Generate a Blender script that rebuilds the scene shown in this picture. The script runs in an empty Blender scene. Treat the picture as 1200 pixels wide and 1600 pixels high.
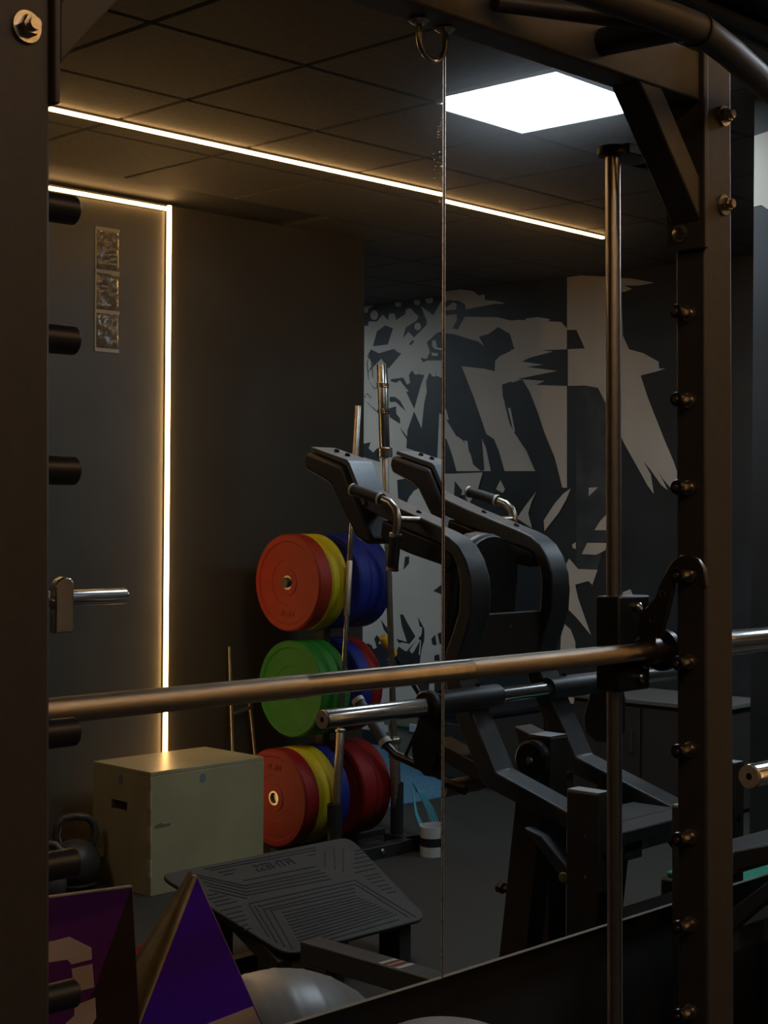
import bpy, math, random
from mathutils import Vector, Matrix

random.seed(7)
scene = bpy.context.scene
COL = scene.collection

# ------------------------------------------------------------------ camera
CAM_POS = Vector((0.0, -2.3216, 1.5499))
CAM_F = Vector((0.71184, 0.70230, 0.00748))
CAM_R = Vector((0.70233, -0.71185, -0.00152))
CAM_U = Vector((-0.00426, -0.00633, 0.99997))
cam_data = bpy.data.cameras.new('camera')
cam_data.sensor_fit = 'VERTICAL'
cam_data.sensor_height = 24.0
cam_data.lens = 24.0 * 2457.5 / 1600.0
cam_data.clip_start = 0.05
cam = bpy.data.objects.new('camera', cam_data)
COL.objects.link(cam)
m = Matrix.Identity(4)
for i in range(3):
    m[i][0], m[i][1], m[i][2], m[i][3] = CAM_R[i], CAM_U[i], -CAM_F[i], CAM_POS[i]
cam.matrix_world = m
scene.camera = cam

# ------------------------------------------------------------------ world, exposure
world = bpy.data.worlds.new('world')
scene.world = world
world.use_nodes = True
world.node_tree.nodes['Background'].inputs[0].default_value = (0.5, 0.6, 0.7, 1)
world.node_tree.nodes['Background'].inputs[1].default_value = 0.0
scene.view_settings.view_transform = 'Standard'
scene.view_settings.look = 'None'
scene.view_settings.gamma = 1.0
scene.view_settings.use_curve_mapping = False
scene.view_settings.exposure = 0.0
LED_STRENGTH = 25.0          # warm strips in the ceiling and on the wall
PANEL_STRENGTH = 21.0        # white ceiling panels
try:
    scene.cycles.caustics_reflective = False
    scene.cycles.caustics_refractive = False
    scene.cycles.max_bounces = 8
    scene.cycles.sample_clamp_indirect = 4.0
except Exception:
    pass

# ------------------------------------------------------------------ helpers
def mat(name, col, rough=0.6, metal=0.0, var=0.0, scale=8.0, bump=0.0, bscale=60.0, spec=0.5, rvar=0.0, col2=None, detail=3.0):
    M = bpy.data.materials.new(name)
    M.use_nodes = True
    nt = M.node_tree
    b = nt.nodes['Principled BSDF']
    b.inputs['Base Color'].default_value = (*col, 1)
    b.inputs['Roughness'].default_value = rough
    b.inputs['Metallic'].default_value = metal
    b.inputs['Specular IOR Level'].default_value = spec
    tc = nt.nodes.new('ShaderNodeTexCoord')
    if var > 0 or col2:
        n = nt.nodes.new('ShaderNodeTexNoise')
        n.inputs['Scale'].default_value = scale
        n.inputs['Detail'].default_value = detail
        nt.links.new(tc.outputs['Object'], n.inputs['Vector'])
        r = nt.nodes.new('ShaderNodeValToRGB')
        c2 = col2 if col2 else tuple(min(1, c * (1 + var)) for c in col)
        c1 = tuple(c * (1 - var) for c in col) if not col2 else col
        r.color_ramp.elements[0].position = 0.35
        r.color_ramp.elements[1].position = 0.65
        r.color_ramp.elements[0].color = (*c1, 1)
        r.color_ramp.elements[1].color = (*c2, 1)
        nt.links.new(n.outputs['Fac'], r.inputs['Fac'])
        nt.links.new(r.outputs['Color'], b.inputs['Base Color'])
    if rvar > 0:
        n3 = nt.nodes.new('ShaderNodeTexNoise')
        n3.inputs['Scale'].default_value = scale * 0.6
        n3.inputs['Detail'].default_value = 5
        nt.links.new(tc.outputs['Object'], n3.inputs['Vector'])
        mr = nt.nodes.new('ShaderNodeMapRange')
        mr.inputs['From Min'].default_value = 0.3
        mr.inputs['From Max'].default_value = 0.7
        mr.inputs['To Min'].default_value = max(0.02, rough - rvar)
        mr.inputs['To Max'].default_value = min(1, rough + rvar)
        nt.links.new(n3.outputs['Fac'], mr.inputs['Value'])
        nt.links.new(mr.outputs['Result'], b.inputs['Roughness'])
    if bump > 0:
        n2 = nt.nodes.new('ShaderNodeTexNoise')
        n2.inputs['Scale'].default_value = bscale
        n2.inputs['Detail'].default_value = 4
        nt.links.new(tc.outputs['Object'], n2.inputs['Vector'])
        bp = nt.nodes.new('ShaderNodeBump')
        bp.inputs['Strength'].default_value = bump
        bp.inputs['Distance'].default_value = 0.004
        nt.links.new(n2.outputs['Fac'], bp.inputs['Height'])
        nt.links.new(bp.outputs['Normal'], b.inputs['Normal'])
    return M

def emit(name, col, strength):
    M = bpy.data.materials.new(name)
    M.use_nodes = True
    b = M.node_tree.nodes['Principled BSDF']
    b.inputs['Base Color'].default_value = (0.8, 0.8, 0.8, 1)
    b.inputs['Emission Color'].default_value = (*col, 1)
    b.inputs['Emission Strength'].default_value = strength
    return M

def V(*a):
    return Vector(a)

class MB:
    """collects shapes in world coordinates and links them as ONE mesh object"""
    def __init__(s):
        s.v, s.f, s.mi, s.cur = [], [], [], 0
    def add(s, verts, faces):
        o = len(s.v)
        s.v += [tuple(v) for v in verts]
        s.f += [tuple(i + o for i in f) for f in faces]
        s.mi += [s.cur] * len(faces)
        return s
    def box(s, x0, x1, y0, y1, z0, z1):
        vs = [(x, y, z) for z in (z0, z1) for y in (y0, y1) for x in (x0, x1)]
        return s.add(vs, [(0, 2, 3, 1), (4, 5, 7, 6), (0, 1, 5, 4), (2, 6, 7, 3), (0, 4, 6, 2), (1, 3, 7, 5)])
    def bar(s, a, b, w, h, up=(0, 0, 1)):
        a, b = Vector(a), Vector(b)
        d = (b - a).normalized()
        r = d.cross(Vector(up))
        if r.length < 1e-4:
            r = d.cross(Vector((1, 0, 0)))
        r.normalize()
        u = r.cross(d)
        vs = [p + r * (i * w / 2) + u * (j * h / 2) for p in (a, b) for i, j in ((-1, -1), (1, -1), (1, 1), (-1, 1))]
        return s.add(vs, [(3, 2, 1, 0), (4, 5, 6, 7), (0, 1, 5, 4), (1, 2, 6, 5), (2, 3, 7, 6), (3, 0, 4, 7)])
    def tube(s, pts, r, n=14, closed=False):
        pts = [Vector(p) for p in pts]
        rs = r if isinstance(r, (list, tuple)) else [r] * len(pts)
        k = len(pts)
        tang = []
        for i in range(k):
            a = pts[(i - 1) % k] if (i > 0 or closed) else pts[i]
            b = pts[(i + 1) % k] if (i < k - 1 or closed) else pts[i]
            tang.append((b - a).normalized())
        ref = Vector((0, 0, 1)) if abs(tang[0].z) < 0.9 else Vector((1, 0, 0))
        nrm = tang[0].cross(ref).normalized()
        vs = []
        for i in range(k):
            t = tang[i]
            nrm = (nrm - t * nrm.dot(t)).normalized()
            bn = t.cross(nrm)
            for j in range(n):
                a = 2 * math.pi * j / n
                vs.append(pts[i] + (nrm * math.cos(a) + bn * math.sin(a)) * rs[i])
        fs = []
        for i in range(k if closed else k - 1):
            o, o2 = i * n, ((i + 1) % k) * n
            for j in range(n):
                j2 = (j + 1) % n
                fs.append((o + j, o + j2, o2 + j2, o2 + j))
        if not closed:
            fs.append(tuple(range(n - 1, -1, -1)))
            fs.append(tuple((k - 1) * n + j for j in range(n)))
        return s.add(vs, fs)
    def lathe(s, prof, o, ax, n=32, closed=False):
        """prof: (radius, distance along axis)"""
        o, ax = Vector(o), Vector(ax).normalized()
        ref = Vector((0, 0, 1)) if abs(ax.z) < 0.9 else Vector((1, 0, 0))
        e1 = ax.cross(ref).normalized()
        e2 = ax.cross(e1)
        vs = []
        for r, a in prof:
            for j in range(n):
                t = 2 * math.pi * j / n
                vs.append(o + ax * a + (e1 * math.cos(t) + e2 * math.sin(t)) * max(r, 1e-5))
        fs = []
        k = len(prof)
        for i in range(k if closed else k - 1):
            a, b = i * n, ((i + 1) % k) * n
            for j in range(n):
                j2 = (j + 1) % n
                fs.append((a + j, a + j2, b + j2, b + j))
        if not closed:
            fs.append(tuple(range(n - 1, -1, -1)))
            fs.append(tuple((k - 1) * n + j for j in range(n)))
        return s.add(vs, fs)
    def prism(s, poly, o, e1, e2, ex):
        """2D polygon in the plane (o, e1, e2) extruded by the vector ex"""
        o, e1, e2, ex = Vector(o), Vector(e1), Vector(e2), Vector(ex)
        n = len(poly)
        vs = [o + e1 * a + e2 * b for a, b in poly] + [o + e1 * a + e2 * b + ex for a, b in poly]
        fs = [tuple(range(n - 1, -1, -1)), tuple(range(n, 2 * n))]
        fs += [(i, (i + 1) % n, n + (i + 1) % n, n + i) for i in range(n)]
        return s.add(vs, fs)
    def pyz(s, poly, x0, x1):
        return s.prism(poly, (x0, 0, 0), (0, 1, 0), (0, 0, 1), (x1 - x0, 0, 0))
    def pxz(s, poly, y0, y1):
        return s.prism(poly, (0, y0, 0), (1, 0, 0), (0, 0, 1), (0, y1 - y0, 0))
    def build(s, name, material, parent=None, bevel=0.0, seg=2, sharp=35, loc=None, fixn=True):
        me = bpy.data.meshes.new(name)
        base = Vector((0, 0, 0))
        q = parent
        while q is not None:
            base += q.location
            q = q.parent
        org = Vector(loc) if loc is not None else Vector((0, 0, 0))
        me.from_pydata([tuple(Vector(v) - base - org) for v in s.v], [], s.f)
        mats = material if isinstance(material, (list, tuple)) else [material]
        for mm in mats:
            me.materials.append(mm)
        for p, i in zip(me.polygons, s.mi):
            p.material_index = i
        if fixn:
            import bmesh
            bm = bmesh.new()
            bm.from_mesh(me)
            bmesh.ops.recalc_face_normals(bm, faces=bm.faces)
            bm.to_mesh(me)
            bm.free()
        me.polygons.foreach_set('use_smooth', [True] * len(me.polygons))
        me.set_sharp_from_angle(angle=math.radians(sharp))
        o = bpy.data.objects.new(name, me)
        COL.objects.link(o)
        o.location = org
        if parent is not None:
            o.parent = parent
        if bevel > 0:
            b = o.modifiers.new('bevel', 'BEVEL')
            b.width = bevel
            b.segments = seg
            b.limit_method = 'ANGLE'
            b.angle_limit = math.radians(40)
            b.harden_normals = False
        return o

def tag(o, label=None, cat=None, group=None, kind=None):
    if label: o['label'] = label
    if cat: o['category'] = cat
    if group: o['group'] = group
    if kind: o['kind'] = kind
    return o

def thing(name, loc, label, cat, group=None):
    o = bpy.data.objects.new(name, None)
    o.empty_display_size = 0.1
    COL.objects.link(o)
    o.location = loc
    return tag(o, label, cat, group)

def struct(name, mb, material, bevel=0.0, parent=None):
    o = mb.build(name, material, parent, bevel)
    if parent is None:
        o['kind'] = 'structure'
    return o

def clone(o, parent=None, d=(0, 0, 0)):
    c = o.copy()
    COL.objects.link(c)
    c.parent = parent
    if parent is None:
        c.location = o.location + Vector(d)
    for ch in list(o.children):
        clone(ch, c)
    return c

def text_mesh(body, size, depth):
    cu = bpy.data.curves.new('lettering', 'FONT')
    cu.body = body
    cu.size = size
    cu.extrude = depth
    cu.align_x = 'CENTER'
    cu.align_y = 'CENTER'
    to = bpy.data.objects.new('lettering_tmp', cu)
    COL.objects.link(to)
    bpy.context.view_layer.update()
    me = bpy.data.meshes.new_from_object(to)
    bpy.data.objects.remove(to)
    bpy.data.curves.remove(cu)
    return me

# ------------------------------------------------------------------ materials
M = {}
M['wall'] = mat('dark_wall_paint', (0.056, 0.053, 0.042), 0.42, var=0.18, scale=2.2, bump=0.12, bscale=25, rvar=0.12)
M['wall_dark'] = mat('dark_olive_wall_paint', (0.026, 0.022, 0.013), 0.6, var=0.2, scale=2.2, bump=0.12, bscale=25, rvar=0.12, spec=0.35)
M['slate'] = mat('slate_wall_paint', (0.030, 0.036, 0.040), 0.5, var=0.2, scale=3, rvar=0.1)
M['slate_light'] = mat('pale_slate_paint', (0.060, 0.072, 0.075), 0.5, var=0.35, scale=6)
M['paint_white'] = mat('mural_offwhite_paint', (0.74, 0.68, 0.58), 0.55, var=0.05, scale=3)
M['paint_black'] = mat('mural_black_paint', (0.030, 0.036, 0.040), 0.5, var=0.2, scale=3)
M['tile'] = mat('black_ceiling_tile', (0.060, 0.055, 0.047), 0.75, var=0.15, scale=40, bump=0.25, bscale=260)
M['grid'] = mat('black_ceiling_grid', (0.006, 0.006, 0.006), 0.8)
M['rubber_floor'] = mat('speckled_rubber_floor', (0.022, 0.021, 0.018), 0.75, col2=(0.034, 0.032, 0.027), scale=180, bump=0.2, bscale=220)
M['blue_carpet'] = mat('blue_turf', (0.05, 0.17, 0.30), 0.9, col2=(0.13, 0.30, 0.44), scale=90, bump=0.6, bscale=200)
M['black_wall'] = mat('black_lower_wall', (0.020, 0.021, 0.023), 0.45, var=0.2, scale=5)
M['frame'] = mat('matt_black_powder_coat', (0.050, 0.043, 0.036), 0.5, var=0.08, scale=60, bump=0.08, bscale=400)
M['frame2'] = mat('satin_charcoal_powder_coat', (0.080, 0.084, 0.086), 0.45, var=0.08, scale=50, bump=0.08, bscale=400)
M['black'] = mat('black_steel', (0.012, 0.012, 0.012), 0.45)
M['black_plastic'] = mat('black_plastic', (0.015, 0.015, 0.016), 0.35)
M['chrome'] = mat('brushed_chrome', (0.62, 0.60, 0.57), 0.2, 1.0, var=0.05, scale=60)
M['chrome_dull'] = mat('worn_steel', (0.50, 0.44, 0.36), 0.32, 1.0, var=0.12, scale=40)
M['knurl'] = mat('knurled_steel', (0.52, 0.44, 0.33), 0.36, 1.0, bump=0.2, bscale=1500)
M['bolt'] = mat('zinc_bolt', (0.60, 0.55, 0.48), 0.25, 1.0)
M['leather'] = mat('black_vinyl_pad', (0.024, 0.023, 0.022), 0.45, var=0.2, scale=12, bump=0.25, bscale=180)
M['grip'] = mat('black_rubber_grip', (0.020, 0.020, 0.020), 0.6, bump=0.2, bscale=300)
M['ring'] = mat('pale_grip_ring', (0.74, 0.70, 0.63), 0.4)
M['tan_cap'] = mat('tan_end_cap', (0.60, 0.48, 0.34), 0.5, var=0.12, scale=60)
M['cap'] = mat('grey_end_cap', (0.60, 0.62, 0.62), 0.45)
M['wood'] = mat('plywood', (0.36, 0.31, 0.16), 0.33, var=0.10, scale=5, bump=0.05, bscale=60)
M['wood_edge'] = mat('plywood_edge', (0.50, 0.42, 0.26), 0.5, var=0.15, scale=30)
M['sticker'] = mat('grey_green_sticker', (0.16, 0.20, 0.20), 0.4)
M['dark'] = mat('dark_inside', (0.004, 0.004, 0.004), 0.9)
for n_, c_ in (('red', (0.20, 0.004, 0.003)), ('orange', (0.24, 0.014, 0.002)), ('yellow', (0.46, 0.35, 0.003)), ('green', (0.014, 0.15, 0.012)), ('blue', (0.004, 0.014, 0.17))):
    M[n_] = mat(n_ + '_bumper_rubber', c_, 0.58, var=0.06, scale=20, spec=0.3, bump=0.06, bscale=120)
M['iron'] = mat('cast_iron', (0.045, 0.038, 0.030), 0.45, var=0.3, scale=30, bump=0.3, bscale=120)
M['purple'] = mat('purple_print', (0.12, 0.02, 0.19), 0.4)
M['violet'] = mat('violet_blue_print', (0.085, 0.012, 0.60), 0.4)
M['maroon'] = mat('dark_brown_print', (0.035, 0.018, 0.014), 0.45)
M['pinkwhite'] = mat('pale_pink_print', (0.58, 0.46, 0.42), 0.5)
M['ball'] = mat('silver_grey_vinyl', (0.46, 0.44, 0.40), 0.33, var=0.08, scale=10, rvar=0.06)
M['mat_rubber'] = mat('moulded_black_rubber', (0.034, 0.032, 0.029), 0.6, var=0.15, scale=14, bump=0.15, bscale=150)
M['groove'] = mat('groove_black_rubber', (0.012, 0.012, 0.012), 0.7)
M['white_band'] = mat('white_webbing', (0.50, 0.49, 0.46), 0.7)
M['cyan'] = mat('cyan_cord', (0.10, 0.42, 0.50), 0.5)
M['amber'] = mat('amber_yellow_grip', (0.75, 0.38, 0.015), 0.5)
M['green_foam'] = mat('green_foam', (0.05, 0.40, 0.27), 0.6)
M['yellow_cap'] = mat('pale_yellow_cap', (0.55, 0.50, 0.18), 0.4)
M['orange_tape'] = mat('orange_tape', (0.75, 0.20, 0.06), 0.5)
M['plastic'] = mat('clear_crinkled_plastic', (0.16, 0.14, 0.10), 0.12, var=0.3, scale=30, bump=1.0, bscale=28)
M['tape'] = mat('pale_tape', (0.42, 0.40, 0.34), 0.5)
M['alu'] = mat('aluminium_channel', (0.55, 0.55, 0.55), 0.4, 1.0)
M['mirror'] = bpy.data.materials.new('glow_hazed_mirror')
M['mirror'].use_nodes = True
_nt = M['mirror'].node_tree
_nt.nodes.remove(_nt.nodes['Principled BSDF'])
_g1 = _nt.nodes.new('ShaderNodeBsdfGlossy')
_g1.inputs['Color'].default_value = (0.87, 0.89, 0.88, 1)
_g1.inputs['Roughness'].default_value = 0.0
_g2 = _nt.nodes.new('ShaderNodeBsdfGlossy')  # rough lobe added to imitate the glow around the lights
_g2.inputs['Color'].default_value = (0.87, 0.89, 0.90, 1)
_g2.inputs['Roughness'].default_value = 0.19
_mx = _nt.nodes.new('ShaderNodeMixShader')
_mx.inputs[0].default_value = 0.015
_nt.links.new(_g1.outputs[0], _mx.inputs[1])
_nt.links.new(_g2.outputs[0], _mx.inputs[2])
_nt.links.new(_mx.outputs[0], _nt.nodes['Material Output'].inputs['Surface'])
M['mirror_edge'] = mat('polished_glass_edge', (0.50, 0.45, 0.37), 0.35, 0.6, var=0.3, scale=150)
M['led'] = emit('warm_led_diffuser', (1.0, 0.54, 0.19), LED_STRENGTH)
M['panel'] = emit('cool_white_diffuser', (0.74, 0.87, 1.0), PANEL_STRENGTH)

M['hook'] = mat('dark_hook_steel', (0.10, 0.085, 0.07), 0.35, 0.8)
M['grip_grey'] = mat('grey_rubber_grip', (0.10, 0.10, 0.105), 0.5)
M['wood_scuff'] = mat('dark_scuff', (0.16, 0.13, 0.07), 0.6)
M['cabinet_top'] = mat('pale_cabinet_top', (0.16, 0.155, 0.14), 0.5)
M['bracket'] = mat('blue_grey_powder_coat', (0.13, 0.15, 0.17), 0.4, var=0.06, scale=40)
M['mirror_trim'] = mat('pale_glass_edge', (0.55, 0.55, 0.52), 0.4)
M['rod'] = mat('polished_guide_rod', (0.62, 0.58, 0.52), 0.3, 1.0, var=0.05, scale=60)
M['olive'] = mat('pale_olive_plastic', (0.22, 0.22, 0.15), 0.5)

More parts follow.
